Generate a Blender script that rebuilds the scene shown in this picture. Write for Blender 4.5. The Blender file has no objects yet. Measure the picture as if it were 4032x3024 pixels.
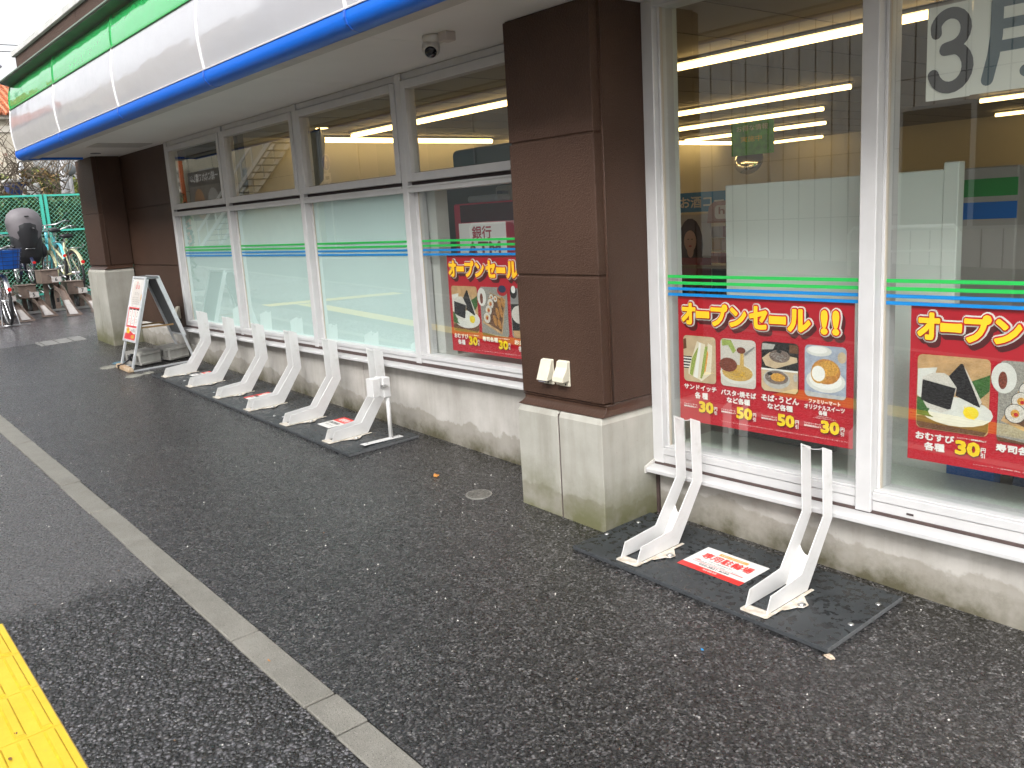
import bpy, bmesh, math, random
from mathutils import Vector, Matrix
C = bpy.context.scene.collection
S = bpy.context.scene
R = math.radians

# ------------------------------------------------------------------ camera, world, sun, exposure
CAM = Vector((0.0, -3.0, 1.44))
_yaw, _pit, _rol = R(-50.692), R(-10.9158), R(-3.4155)
_f = Vector((math.sin(_yaw)*math.cos(_pit), math.cos(_yaw)*math.cos(_pit), math.sin(_pit)))
_r = _f.cross(Vector((0, 0, 1))).normalized(); _u = _r.cross(_f)
_r2 = _r*math.cos(_rol) + _u*math.sin(_rol); _u2 = -_r*math.sin(_rol) + _u*math.cos(_rol)
cd = bpy.data.cameras.new('camera'); cam = bpy.data.objects.new('camera', cd); C.objects.link(cam)
cd.sensor_width = 36; cd.lens = 3468.4/4032*36; cd.clip_start = 0.05; cd.clip_end = 2000
m = Matrix((_r2, _u2, -_f)).transposed().to_4x4(); m.translation = CAM
cam.matrix_world = m
S.camera = cam

SUN_EL, SUN_AZ = 36, 158          # overcast: a broad, weak sun high over the street
w = bpy.data.worlds.new('World'); S.world = w; w.use_nodes = True
nt = w.node_tree; nt.nodes.clear()
sky = nt.nodes.new('ShaderNodeTexSky'); sky.sky_type = 'NISHITA'; sky.sun_disc = False
sky.sun_elevation = R(SUN_EL); sky.sun_rotation = R(SUN_AZ)
sky.air_density = 1.0; sky.dust_density = 6.0; sky.ozone_density = 1.0
hs = nt.nodes.new('ShaderNodeHueSaturation'); hs.inputs['Saturation'].default_value = 0.12
bg = nt.nodes.new('ShaderNodeBackground'); bg.inputs['Strength'].default_value = 0.15
wo = nt.nodes.new('ShaderNodeOutputWorld')
nt.links.new(sky.outputs[0], hs.inputs['Color']); nt.links.new(hs.outputs[0], bg.inputs[0]); nt.links.new(bg.outputs[0], wo.inputs[0])
sd = bpy.data.lights.new('sun', 'SUN'); sd.energy = 0.75; sd.angle = R(40); sd.color = (1.0, 0.985, 0.97)
so = bpy.data.objects.new('sun', sd); C.objects.link(so)
_az, _el = R(SUN_AZ), R(SUN_EL)
_d = Vector((math.sin(_az)*math.cos(_el), math.cos(_az)*math.cos(_el), math.sin(_el)))   # toward the sun
so.rotation_euler = _d.to_track_quat('Z', 'Y').to_euler()
S.view_settings.view_transform = 'Standard'; S.view_settings.look = 'None'; S.view_settings.gamma = 1
S.view_settings.exposure = 1.5
try: S.view_settings.use_curve_mapping = False
except Exception: pass
S.cycles.use_denoising = True
try: S.cycles.denoiser = 'OPENIMAGEDENOISE'
except Exception: pass
S.cycles.max_bounces = 8; S.cycles.transparent_max_bounces = 16; S.cycles.sample_clamp_indirect = 6
S.cycles.use_adaptive_sampling = True; S.cycles.adaptive_threshold = 0.02

# ------------------------------------------------------------------ helpers
def ray(x, y):
    return _f + _r2*((x-2016)/3468.4) - _u2*((y-1512)/3468.4)
def atY(x, y, Y):
    d = ray(x, y); return CAM + d*((Y-CAM.y)/d.y)
def atX(x, y, X):
    d = ray(x, y); return CAM + d*((X-CAM.x)/d.x)
def gz(x, y=0.0):
    """height of the sloping ground"""
    h = -0.0749 - 0.037*max(x, -22) if x > -22 else -0.0749 + 0.814 + 0.008*(-22-x)
    return h + 0.03*max(-4.0, min(0.0, y))

MATS = {}
def L(nt, a, b): nt.links.new(a, b)
def mat(name, col=(.5, .5, .5), rough=.6, metal=0., spec=.5, noise=0., nscale=8., bump=0., bscale=60., coat=0., emit=None, es=0., var=None):
    """principled with optional colour variation and bump from procedural noise"""
    if name in MATS: return MATS[name]
    m = bpy.data.materials.new(name); m.use_nodes = True; nt = m.node_tree
    b = nt.nodes['Principled BSDF']
    b.inputs['Base Color'].default_value = (*col, 1); b.inputs['Roughness'].default_value = rough
    b.inputs['Metallic'].default_value = metal; b.inputs['Specular IOR Level'].default_value = spec
    b.inputs['Coat Weight'].default_value = coat
    b.inputs['Coat Roughness'].default_value = .05
    tc = nt.nodes.new('ShaderNodeTexCoord')
    if noise:
        n = nt.nodes.new('ShaderNodeTexNoise'); n.inputs['Scale'].default_value = nscale; n.inputs['Detail'].default_value = 6
        L(nt, tc.outputs['Object'], n.inputs['Vector'])
        r = nt.nodes.new('ShaderNodeValToRGB')
        v = var or tuple(c*(1-noise) for c in col)
        r.color_ramp.elements[0].position = .3; r.color_ramp.elements[1].position = .72
        r.color_ramp.elements[0].color = (*v, 1); r.color_ramp.elements[1].color = (*[min(1, c*(1+noise*.4)) for c in col], 1)
        L(nt, n.outputs['Fac'], r.inputs[0]); L(nt, r.outputs[0], b.inputs['Base Color'])
    if bump:
        n2 = nt.nodes.new('ShaderNodeTexNoise'); n2.inputs['Scale'].default_value = bscale; n2.inputs['Detail'].default_value = 4
        L(nt, tc.outputs['Object'], n2.inputs['Vector'])
        bp = nt.nodes.new('ShaderNodeBump'); bp.inputs['Strength'].default_value = bump; bp.inputs['Distance'].default_value = .01
        L(nt, n2.outputs['Fac'], bp.inputs['Height']); L(nt, bp.outputs[0], b.inputs['Normal'])
    if emit:
        b.inputs['Emission Color'].default_value = (*emit, 1); b.inputs['Emission Strength'].default_value = es
    MATS[name] = m; return m

class N:
    """tiny node wrapper"""
    def __init__(s, name):
        s.m = bpy.data.materials.new(name); s.m.use_nodes = True; s.nt = s.m.node_tree
        s.b = s.nt.nodes['Principled BSDF']; s.tc = s.nt.nodes.new('ShaderNodeTexCoord'); MATS[name] = s.m
    def new(s, t, **kw):
        n = s.nt.nodes.new(t)
        for k, v in kw.items(): setattr(n, k, v)
        return n
    def l(s, a, b): s.nt.links.new(a, b)
    def obj(s): return s.tc.outputs['Object']
    def noise(s, scale, detail=5, rough=.6, vec=None):
        n = s.new('ShaderNodeTexNoise'); n.inputs['Scale'].default_value = scale
        n.inputs['Detail'].default_value = detail; n.inputs['Roughness'].default_value = rough
        s.l(vec or s.obj(), n.inputs['Vector']); return n.outputs['Fac']
    def ramp(s, fac, *els):
        r = s.new('ShaderNodeValToRGB'); e = r.color_ramp.elements
        while len(e) < len(els): e.new(.5)
        for q, (p, c) in zip(e, els): q.position = p; q.color = (*(c if isinstance(c, tuple) else (c, c, c)), 1)
        s.l(fac, r.inputs[0]); return r.outputs[0]
    def mix(s, fac, a, b, mode='MIX'):
        n = s.new('ShaderNodeMix', data_type='RGBA', blend_type=mode)
        for sock, v in ((n.inputs[0], fac), (n.inputs[6], a), (n.inputs[7], b)):
            if isinstance(v, (int, float)): sock.default_value = v
            elif isinstance(v, tuple): sock.default_value = (*v, 1)
            else: s.l(v, sock)
        return n.outputs[2]
    def math(s, op, a, b=None, clamp=False):
        n = s.new('ShaderNodeMath', operation=op, use_clamp=clamp)
        for i, v in enumerate((a, b)):
            if v is None: continue
            if isinstance(v, (int, float)): n.inputs[i].default_value = v
            else: s.l(v, n.inputs[i])
        return n.outputs[0]
    def bump(s, h, strength, dist=.01, nrm=None):
        n = s.new('ShaderNodeBump'); n.inputs['Strength'].default_value = strength; n.inputs['Distance'].default_value = dist
        s.l(h, n.inputs['Height'])
        if nrm: s.l(nrm, n.inputs['Normal'])
        return n.outputs[0]

class MB:
    """mesh builder: many shapes, one mesh object"""
    def __init__(s): s.v = []; s.f = []; s.mi = []; s.ms = []; s.cur = 0; s.sm = []; s.smooth = False
    def m(s, material):
        if material not in s.ms: s.ms.append(material)
        s.cur = s.ms.index(material); return s
    def add(s, vs, fs):
        o = len(s.v); s.v += [tuple(v) for v in vs]
        for f in fs: s.f.append([i+o for i in f]); s.mi.append(s.cur); s.sm.append(s.smooth)
        return s
    def box(s, x0, x1, y0, y1, z0, z1, M=None):
        vs = [Vector((x, y, z)) for z in (z0, z1) for y in (y0, y1) for x in (x0, x1)]
        if M: vs = [M @ v for v in vs]
        return s.add(vs, [(0, 2, 3, 1), (4, 5, 7, 6), (0, 1, 5, 4), (2, 6, 7, 3), (0, 4, 6, 2), (1, 3, 7, 5)])
    def loft(s, rings, cap=True, close=True):
        n = len(rings[0]); vs = [p for r in rings for p in r]; fs = []
        for k in range(len(rings)-1):
            for i in range(n if close else n-1):
                j = (i+1) % n; fs.append((k*n+i, k*n+j, (k+1)*n+j, (k+1)*n+i))
        if cap: fs.append(tuple(range(n))[::-1]); fs.append(tuple((len(rings)-1)*n+i for i in range(n)))
        return s.add(vs, fs)
    def prism(s, prof, x0, x1, axis='x', cap=True, close=True):
        """profile of (a,b) pairs swept along an axis; x: (y,z)  y: (x,z)  z: (x,y)"""
        def P(p, t):
            return {'x': (t, p[0], p[1]), 'y': (p[0], t, p[1]), 'z': (p[0], p[1], t)}[axis]
        return s.loft([[P(p, x0) for p in prof], [P(p, x1) for p in prof]], cap, close)
    def tube(s, pts, r, n=8, cap=True, rs=None):
        pts = [Vector(p) for p in pts]; rings = []
        d0 = (pts[1]-pts[0]).normalized(); up = Vector((0, 0, 1)) if abs(d0.z) < .9 else Vector((1, 0, 0))
        a = d0.cross(up).normalized()
        for i, p in enumerate(pts):
            d = (pts[min(i+1, len(pts)-1)]-pts[max(i-1, 0)]).normalized()
            a = (a - d*a.dot(d)).normalized(); b = d.cross(a); q = rs[i] if rs else r
            rings.append([p + (a*math.cos(2*math.pi*k/n) + b*math.sin(2*math.pi*k/n))*q for k in range(n)])
        sm = s.smooth; s.smooth = n > 5; s.loft(rings, cap); s.smooth = sm; return s
    def ring(s, c, R_, r, axis='y', n=28, k=6, a0=0, a1=360):
        pts = []
        for i in range(n+1):
            t = R(a0+(a1-a0)*i/n); ca, sa = math.cos(t)*R_, math.sin(t)*R_
            pts.append({'y': (c[0]+ca, c[1], c[2]+sa), 'x': (c[0], c[1]+ca, c[2]+sa), 'z': (c[0]+ca, c[1]+sa, c[2])}[axis])
        return s.tube(pts, r, k, cap=(a1-a0) < 360)
    def disc(s, c, r, n=24, axis='z', ry=None):
        ry = ry or r; vs = []
        for i in range(n):
            t = 2*math.pi*i/n; a, b = math.cos(t)*r, math.sin(t)*ry
            vs.append({'z': (c[0]+a, c[1]+b, c[2]), 'y': (c[0]+a, c[1], c[2]+b), 'x': (c[0], c[1]+a, c[2]+b)}[axis])
        return s.add(vs, [tuple(range(n))])
    def cyl(s, c, r, h, n=20, axis='z', r2=None):
        r2 = r if r2 is None else r2; rings = []
        for q, t in ((r, 0), (r2, h)):
            ring = []
            for i in range(n):
                a = 2*math.pi*i/n; u, v = math.cos(a)*q, math.sin(a)*q
                ring.append({'z': (c[0]+u, c[1]+v, c[2]+t), 'y': (c[0]+u, c[1]+t, c[2]+v), 'x': (c[0]+t, c[1]+u, c[2]+v)}[axis])
            rings.append(ring)
        return s.loft(rings)
    def lathe(s, prof, c=(0, 0, 0), n=20, M=None):
        rings = [[Vector((math.cos(2*math.pi*i/n)*r, math.sin(2*math.pi*i/n)*r, z)) for i in range(n)] for r, z in prof]
        if M: rings = [[M @ p for p in r] for r in rings]
        rings = [[p + Vector(c) for p in r] for r in rings]
        sm = s.smooth; s.smooth = True; s.loft(rings); s.smooth = sm; return s
    def quad(s, a, b, c, d): return s.add([a, b, c, d], [(0, 1, 2, 3)])
    def build(s, name, parent=None, material=None, bevel=0, seg=1, solid=0):
        me = bpy.data.meshes.new(name); me.from_pydata(s.v, [], s.f)
        if material: me.materials.append(material)
        else:
            for q in s.ms: me.materials.append(q)
            me.polygons.foreach_set('material_index', s.mi)
        me.polygons.foreach_set('use_smooth', s.sm); me.update()
        bm = bmesh.new(); bm.from_mesh(me)
        if len(bm.faces) < 60000 and not getattr(s, 'keepn', False): bmesh.ops.recalc_face_normals(bm, faces=bm.faces)
        bm.to_mesh(me); bm.free()
        o = bpy.data.objects.new(name, me); C.objects.link(o)
        if parent:
            o.parent = parent
        if bevel:
            b = o.modifiers.new('bevel', 'BEVEL'); b.width = bevel; b.segments = seg; b.limit_method = 'ANGLE'
        return o

def tag(o, label=None, cat=None, group=None, kind=None):
    if label: o['label'] = label
    if cat: o['category'] = cat
    if group: o['group'] = group
    if kind: o['kind'] = kind
    return o
def thing(name, label, cat, loc=(0, 0, 0), group=None, rz=0):
    o = bpy.data.objects.new(name, None); C.objects.link(o); o.empty_display_size = .1
    o.location = loc; o.rotation_euler = (0, 0, rz)
    return tag(o, label, cat, group)
def copy_tree(o, parent=None):
    c = o.copy(); C.objects.link(c)
    c.parent = parent
    for ch in list(o.children): copy_tree(ch, c)
    return c

_tc = {}
def text_polys(body, size, bold=0.0):
    k = (body, bold)
    if k not in _tc:
        cu = bpy.data.curves.new('t', 'FONT'); cu.body = body; cu.size = 1; cu.offset = bold; cu.resolution_u = 2
        o = bpy.data.objects.new('t', cu); C.objects.link(o)
        dg = bpy.context.evaluated_depsgraph_get()
        me = bpy.data.meshes.new_from_object(o.evaluated_get(dg))
        _tc[k] = ([(v.co.x, v.co.y) for v in me.vertices], [tuple(p.vertices) for p in me.polygons])
        bpy.data.objects.remove(o); bpy.data.curves.remove(cu); bpy.data.meshes.remove(me)
    return _tc[k]
class Card:
    """a flat printed sheet: u right, v down, in metres, drawn in thin layers on a frame (origin, U, V, normal)"""
    def __init__(s, o, U=(1, 0, 0), V=(0, 0, -1), n=(0, -1, 0)):
        s.o = Vector(o); s.U = Vector(U); s.V = Vector(V); s.n = Vector(n); s.mb = MB(); s.mb.keepn = True; s.k = 0
    def P(s, u, v, k=None): return s.o + s.U*u + s.V*v + s.n*((s.k if k is None else k)*.00006)
    def poly(s, pts, m):
        s.k += 1; s.mb.m(m).add([s.P(*p) for p in pts], [tuple(range(len(pts)))[::-1]]); return s
    def rect(s, u0, v0, u1, v1, m): return s.poly([(u0, v0), (u1, v0), (u1, v1), (u0, v1)], m)
    def rrect(s, u0, v0, u1, v1, r, m):
        pts = []
        for cx, cy, a in ((u1-r, v0+r, -90), (u1-r, v1-r, 0), (u0+r, v1-r, 90), (u0+r, v0+r, 180)):
            for i in range(5): t = R(a+i*22.5); pts.append((cx+r*math.cos(t), cy+r*math.sin(t)))
        return s.poly(pts, m)
    def ell(s, u, v, a, b, m, n=18, rot=0):
        cr, sr = math.cos(rot), math.sin(rot); pts = []
        for i in range(n):
            t = 2*math.pi*i/n; x, y = a*math.cos(t), b*math.sin(t); pts.append((u+x*cr-y*sr, v+x*sr+y*cr))
        return s.poly(pts, m)
    def text(s, body, u, v, h, m, width=None, fat=0.0, grow=0.0, dirs=8, dx=0, dy=0, vertical=False):
        """u,v = top left of the glyphs; h = cap height; width squeezes the line; grow thickens by stacked shifts"""
        vs, fs = text_polys(body, 1, fat)
        if not vs: return s
        x0 = min(p[0] for p in vs); x1 = max(p[0] for p in vs); y0 = min(p[1] for p in vs); y1 = max(p[1] for p in vs)
        sy = h/(y1-y0); sx = (width/(x1-x0)) if width else sy
        offs = [(0, 0)] + ([(grow*math.cos(2*math.pi*i/dirs), grow*math.sin(2*math.pi*i/dirs)) for i in range(dirs)] if grow else [])
        for ox, oy in offs:
            s.k += .4
            s.mb.m(m).add([s.P(u+dx+ox+(p[0]-x0)*sx, v+dy+oy+(y1-p[1])*sy) for p in vs], [f for f in fs])
        s.k += 1; return s
    def build(s, name, parent=None): return s.mb.build(name, parent)
# ------------------------------------------------------------------ materials
def asphalt(name, cell, dark, light, depth, rough, white=.006, wet=.5, fade=False):
    q = N(name)
    nz = q.new('ShaderNodeTexNoise'); nz.inputs['Scale'].default_value = 1/cell*.7; nz.inputs['Detail'].default_value = 2
    q.l(q.obj(), nz.inputs['Vector'])
    vm = q.new('ShaderNodeVectorMath', operation='MULTIPLY_ADD'); vm.inputs[1].default_value = (cell*1.1,)*3
    q.l(nz.outputs['Color'], vm.inputs[0]); q.l(q.obj(), vm.inputs[2])
    v = q.new('ShaderNodeTexVoronoi', voronoi_dimensions='3D'); v.inputs['Scale'].default_value = 1/cell
    v.inputs['Randomness'].default_value = 1; q.l(vm.outputs[0], v.inputs['Vector'])
    sep = q.new('ShaderNodeSeparateColor'); q.l(v.outputs['Color'], sep.inputs[0])
    big = q.noise(.9, 5, .6); mid = q.noise(7, 4)
    stone = q.ramp(sep.outputs[0], (0, tuple(c*.55 for c in dark)), (.45, dark), (.8, tuple((a+b)/2 for a, b in zip(dark, light))), (1, light))
    wh = q.math('GREATER_THAN', sep.outputs[1], 1-white)
    stone = q.mix(wh, stone, (.34, .33, .31))
    pale = q.math('GREATER_THAN', sep.outputs[2], .95)
    stone = q.mix(q.math('MULTIPLY', pale, .35), stone, (.16, .145, .13))
    gap = q.ramp(v.outputs['Distance'], (.22, 1.0), (.7, .12))  # cavity shade between the stones, put into the colour
    col = q.mix(1.0, stone, gap, 'MULTIPLY')
    tone = q.ramp(big, (.3, (.82, .80, .83)), (.55, (1, 1, 1)), (.75, (1.18, 1.12, 1.14)))
    col = q.mix(1.0, col, tone, 'MULTIPLY')
    clus = q.ramp(q.noise(38, 3, .7), (.34, .62), (.5, 1.0), (.68, 1.45)); col = q.mix(1.0, col, clus, 'MULTIPLY')
    if fade:      # older, filled surface further up the pavement
        sx = q.new('ShaderNodeSeparateXYZ'); q.l(q.obj(), sx.inputs[0])
        fd = q.ramp(q.math('ADD', q.math('ADD', sx.outputs[0], 4.35), q.math('MULTIPLY', q.noise(2.5, 5), .9)), (.84, 1.0), (1.16, 0.0))
        old = q.ramp(q.noise(150, 4, .7), (.38, (.030, .029, .030)), (.5, (.075, .072, .073)), (.62, (.19, .18, .18)))
        col = q.mix(q.math('MULTIPLY', fd, .8), col, old)
    q.l(col, q.b.inputs['Base Color'])
    rr = q.math('ADD', q.math('MULTIPLY', sep.outputs[2], .25), rough-.12)
    rr = q.math('ADD', rr, q.math('MULTIPLY', q.math('SUBTRACT', big, .5), -.35*wet), True)
    q.l(rr, q.b.inputs['Roughness'])
    # rounded stones + facets
    h = q.ramp(v.outputs['Distance'], (0, 1.0), (.35, .85), (.8, 0.0))
    h2 = q.math('ADD', h, q.math('MULTIPLY', sep.outputs[1], .5))
    fine = q.noise(1/cell*3, 3)
    h3 = q.math('ADD', h2, q.math('MULTIPLY', fine, .35))
    bp = q.bump(h3, 1.0, depth)
    if fade: q.l(q.math('SUBTRACT', 1.0, q.math('MULTIPLY', fd, .45)), bp.node.inputs['Strength'])
    q.l(bp, q.b.inputs['Normal'])
    q.b.inputs['Specular IOR Level'].default_value = wet
    return q.m
asph_fine = asphalt('asphalt_fine', .0085, (.030, .0295, .031), (.205, .198, .198), .0015, .27, .006, 1.0)
asph_coarse = asphalt('asphalt_coarse', .0150, (.020, .0195, .022), (.20, .193, .205), .0070, .28, .002, 1.0, fade=True)
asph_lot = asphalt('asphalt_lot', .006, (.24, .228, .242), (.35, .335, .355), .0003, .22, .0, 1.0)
asph_road = asphalt('asphalt_road', .010, (.07, .068, .068), (.14, .135, .13), .002, .45, .0, .5)

def concrete(name, lo, hi, z_lo, z_hi, moss=.6, scale=3.0, gxa=-.037, mcol=(.07, .062, .03)):
    """wall concrete: cloudy stains, trowel marks, damp band and moss along the sloping ground line"""
    q = N(name)
    c = q.ramp(q.noise(scale, 8, .62), (.28, lo), (.5, tuple((a+b)/2 for a, b in zip(lo, hi))), (.72, hi))
    mp = q.new('ShaderNodeMapping'); mp.inputs['Scale'].default_value = (14, 14, 1.5); q.l(q.obj(), mp.inputs[0])
    st = q.noise(1.0, 5, .6, mp.outputs[0])
    c = q.mix(.5, c, q.ramp(st, (.32, (.72, .70, .66)), (.55, (1, 1, 1)), (.8, (1.1, 1.1, 1.1))), 'MULTIPLY')
    sx = q.new('ShaderNodeSeparateXYZ'); q.l(q.obj(), sx.inputs[0])
    # height above ground = z + .0749 - gxa*x
    hg = q.math('ADD', q.math('ADD', sx.outputs[2], .0749), q.math('MULTIPLY', sx.outputs[0], -gxa))
    wob = q.math('MULTIPLY', q.math('SUBTRACT', q.noise(3.2, 5, .62), .5), .26)
    wet = q.math('SUBTRACT', hg, wob)
    damp = q.ramp(wet, (max(0, z_lo), 1.0), (z_lo+.012, 0.0))
    c = q.mix(q.math('MULTIPLY', damp, .55), c, (.21, .19, .15))
    wob2 = q.math('MULTIPLY', q.math('SUBTRACT', q.noise(9, 6, .75), .5), .17)
    mo = q.ramp(q.math('SUBTRACT', hg, wob2), (0.01, 1.0), (z_hi, 0.0))
    mo = q.math('MULTIPLY', mo, q.ramp(q.noise(5, 4), (.34, .2), (.55, 1.0)))
    c = q.mix(q.math('MULTIPLY', mo, moss), c, mcol)
    specks = q.ramp(q.noise(75, 2), (.70, 0.0), (.74, 1.0))
    c = q.mix(q.math('MULTIPLY', specks, .25), c, (.16, .15, .13))
    q.l(c, q.b.inputs['Base Color']); q.b.inputs['Roughness'].default_value = .75
    h = q.math('ADD', q.noise(28, 6), q.math('MULTIPLY', st, .6))
    q.l(q.bump(h, .35, .004), q.b.inputs['Normal'])
    return q.m
conc = concrete('wall_concrete', (.33, .31, .28), (.52, .497, .462), .13, .115, .95)
conc_p = concrete('pillar_concrete', (.28, .272, .232), (.45, .438, .392), .09, .27, .9, 2.2, mcol=(.115, .115, .045))

def brown():
    q = N('brown_cladding')
    c = q.ramp(q.noise(2.5, 5), (.3, (.050, .026, .017)), (.7, (.068, .037, .025)))
    q.l(c, q.b.inputs['Base Color'])
    q.b.inputs['Roughness'].default_value = .5; q.b.inputs['Specular IOR Level'].default_value = .3
    v = q.new('ShaderNodeTexVoronoi', feature='SMOOTH_F1'); v.inputs['Scale'].default_value = 210; q.l(q.obj(), v.inputs['Vector'])
    h = q.math('ADD', v.outputs['Distance'], q.math('MULTIPLY', q.noise(120, 4), 1.2))
    q.l(q.bump(h, .8, .0028), q.b.inputs['Normal']); return q.m
brownm = brown()
brown_smooth = mat('brown_smooth', (.066, .034, .022), .33, bump=.25, bscale=90, noise=.2, nscale=6)
joint = mat('joint_dark', (.02, .014, .012), .8)
seal = mat('sealant_brown', (.075, .05, .045), .6, bump=.3, bscale=50, noise=.3, nscale=25)
alu = mat('white_frame', (.53, .525, .525), .32, spec=.5, noise=.06, nscale=12, bump=.03, bscale=6)
alu_dark = mat('frame_shadow_gap', (.05, .035, .035), .7)
soffitm = mat('soffit_board', (.68, .66, .64), .62, noise=.07, nscale=1.3, bump=.05, bscale=40)
soffit_edge = mat('soffit_edge', (.48, .46, .43), .6, noise=.15, nscale=6)
steel = mat('stainless_steel', (.55, .55, .55), .28, 1.0)
chrome = mat('chrome', (.7, .7, .7), .12, 1.0)
alupol = mat('aluminium', (.66, .68, .70), .3, .35, noise=.08, nscale=20)
rackw = N('white_powder_coat')
_c = rackw.ramp(rackw.noise(9, 6, .7), (.30, (.58, .57, .545)), (.45, (.665, .66, .65)), (.7, (.70, .695, .69)))
rackw.l(_c, rackw.b.inputs['Base Color']); rackw.b.inputs['Roughness'].default_value = .38
rackw.l(rackw.bump(rackw.noise(160, 3), .08, .002), rackw.b.inputs['Normal']); rackw = rackw.m
rack_edge = mat('rack_base_paint', (.66, .635, .585), .45, noise=.25, nscale=40, var=(.46, .38, .28))
rubber = mat('black_rubber', (.022, .022, .023), .6, bump=.2, bscale=120)
blackp = mat('black_plastic', (.02, .02, .022), .4)
greyp = mat('grey_plastic', (.16, .16, .17), .5)
cream = mat('cream_plastic', (.66, .62, .50), .35, noise=.08, nscale=30)
dirtsmoke = mat('smoked_grey', (.22, .22, .25), .2)

def wavy(name, col, rough=.10, amp=.35, sc=1.6, coat=.6):
    q = N(name); q.b.inputs['Base Color'].default_value = (*col, 1); q.b.inputs['Roughness'].default_value = rough
    q.b.inputs['Coat Weight'].default_value = coat; q.b.inputs['Coat Roughness'].default_value = .04
    mp = q.new('ShaderNodeMapping'); mp.inputs['Scale'].default_value = (1, 1, 2.2); q.l(q.obj(), mp.inputs[0])
    h = q.math('ADD', q.noise(sc, 2, .5, mp.outputs[0]), q.math('MULTIPLY', q.noise(sc*5, 2, .5, mp.outputs[0]), .12))
    n = q.bump(h, amp, .03); q.l(n, q.b.inputs['Normal']); q.l(n, q.b.inputs['Coat Normal']); return q.m
f_white = wavy('fascia_white', (.43, .43, .455)); f_green = wavy('fascia_green', (.03, .42, .11)); f_blue = wavy('fascia_blue', (.0, .125, .62), .45, .15, coat=.0)
f_seam = mat('fascia_seam_white', (.78, .78, .78), .3); f_gseam = mat('fascia_seam_green', (.015, .33, .07), .3); f_bseam = mat('fascia_seam_blue', (.01, .10, .5), .3)
gutterm = mat('gutter_dark', (.075, .075, .065), .4, noise=.3, nscale=5)
gutter_top = mat('gutter_green', (.16, .21, .17), .4)

def glassmat(name, tint=(.94, .968, .955), boost=1.5, rough=0.0):
    m = bpy.data.materials.new(name); m.use_nodes = True; nt = m.node_tree; nt.nodes.clear()
    o = nt.nodes.new('ShaderNodeOutputMaterial'); mx = nt.nodes.new('ShaderNodeMixShader')
    t = nt.nodes.new('ShaderNodeBsdfTransparent'); t.inputs[0].default_value = (*tint, 1)
    g = nt.nodes.new('ShaderNodeBsdfGlossy'); g.inputs['Roughness'].default_value = rough; g.inputs[0].default_value = (.92, .97, .95, 1)
    lw = nt.nodes.new('ShaderNodeLayerWeight'); lw.inputs[0].default_value = .5      # facing = 1-|cos|, the same from both sides
    pw = nt.nodes.new('ShaderNodeMath'); pw.operation = 'POWER'; pw.inputs[1].default_value = 5; L(nt, lw.outputs['Facing'], pw.inputs[0])
    mu = nt.nodes.new('ShaderNodeMath'); mu.operation = 'MULTIPLY_ADD'; mu.use_clamp = True; mu.inputs[1].default_value = 1.5; mu.inputs[2].default_value = .18
    L(nt, pw.outputs[0], mu.inputs[0]); L(nt, mu.outputs[0], mx.inputs[0]); L(nt, t.outputs[0], mx.inputs[1]); L(nt, g.outputs[0], mx.inputs[2]); L(nt, mx.outputs[0], o.inputs[0])
    MATS[name] = m; return m
glass = glassmat('window_glass')
film = mat('frosted_film', (.565, .70, .68), .6, noise=.03, nscale=2)
st_green = mat('stripe_green', (.02, .45, .08), .45); st_blue = mat('stripe_blue', (.004, .20, .52), .45)

# ------------------------------------------------------------------ ground, kerb, tactile paving, road
def sheet(name, x0, x1, y0, y1, m, up=0.0, nx=24, ny=4, f=None):
    mb = MB(); f = f or gz; vs = []; xs = [x0+(x1-x0)*i/nx for i in range(nx+1)]; ys = [y0+(y1-y0)*j/ny for j in range(ny+1)]
    for y in ys:
        for x in xs: vs.append((x, y, f(x, y)+up))
    fs = [(j*(nx+1)+i, j*(nx+1)+i+1, (j+1)*(nx+1)+i+1, (j+1)*(nx+1)+i) for j in range(ny) for i in range(nx)]
    mb.add(vs, fs); return mb.build(name, None, m)
earth = mat('ground_asphalt_far', (.09, .088, .085), .8, noise=.2, nscale=.5)
g0 = MB(); xs = [-400, -120, -60, -30, -22, -16, -11, -6, 0, 6, 40, 200]; ys = [-300, -80, -30, -14, -4, -2, 0, 14, 60, 300]
g0.add([(x, y, gz(x, y)-.03) for y in ys for x in xs], [(j*12+i, j*12+i+1, (j+1)*12+i+1, (j+1)*12+i) for j in range(len(ys)-1) for i in range(11)])
tag(g0.build('ground', None, earth), kind='structure')
KY0, KY1 = -1.835, -1.945
tag(sheet('pavement', -11.1, 6, KY0, .03, asph_fine, 0, 60, 6), kind='structure')
tag(sheet('coarse_pavement', -40, 6, -2.535, KY1, asph_coarse, -.004, 60, 3), kind='structure')
tag(sheet('coarse_pavement', -40, 6, -5.0, -2.845, asph_coarse, -.004, 60, 3), kind='structure')
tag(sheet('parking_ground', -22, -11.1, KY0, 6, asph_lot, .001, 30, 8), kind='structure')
tag(sheet('road', -60, 20, -10.6, -5.1, asph_road, -.02, 40, 3, lambda x, y: gz(x, -4)-.12), kind='structure')
tag(sheet('opposite_pavement', -60, 20, -13.2, -10.75, mat('opposite_paving', (.22, .21, .20), .6, noise=.2, nscale=3), 0, 40, 1, lambda x, y: gz(x, -4)-.02), kind='structure')
kerbm = N('kerb_concrete')
_c = kerbm.ramp(kerbm.noise(6, 8, .7), (.3, (.19, .18, .155)), (.7, (.29, .275, .24)))
_c = kerbm.mix(kerbm.ramp(kerbm.noise(170, 3), (.60, 0.0), (.68, .55)), _c, (.42, .40, .36))
_c = kerbm.mix(kerbm.ramp(kerbm.noise(230, 2), (.33, .8), (.40, 0.0)), _c, (.05, .047, .04))
kerbm.l(_c, kerbm.b.inputs['Base Color']); kerbm.b.inputs['Roughness'].default_value = .6
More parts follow.
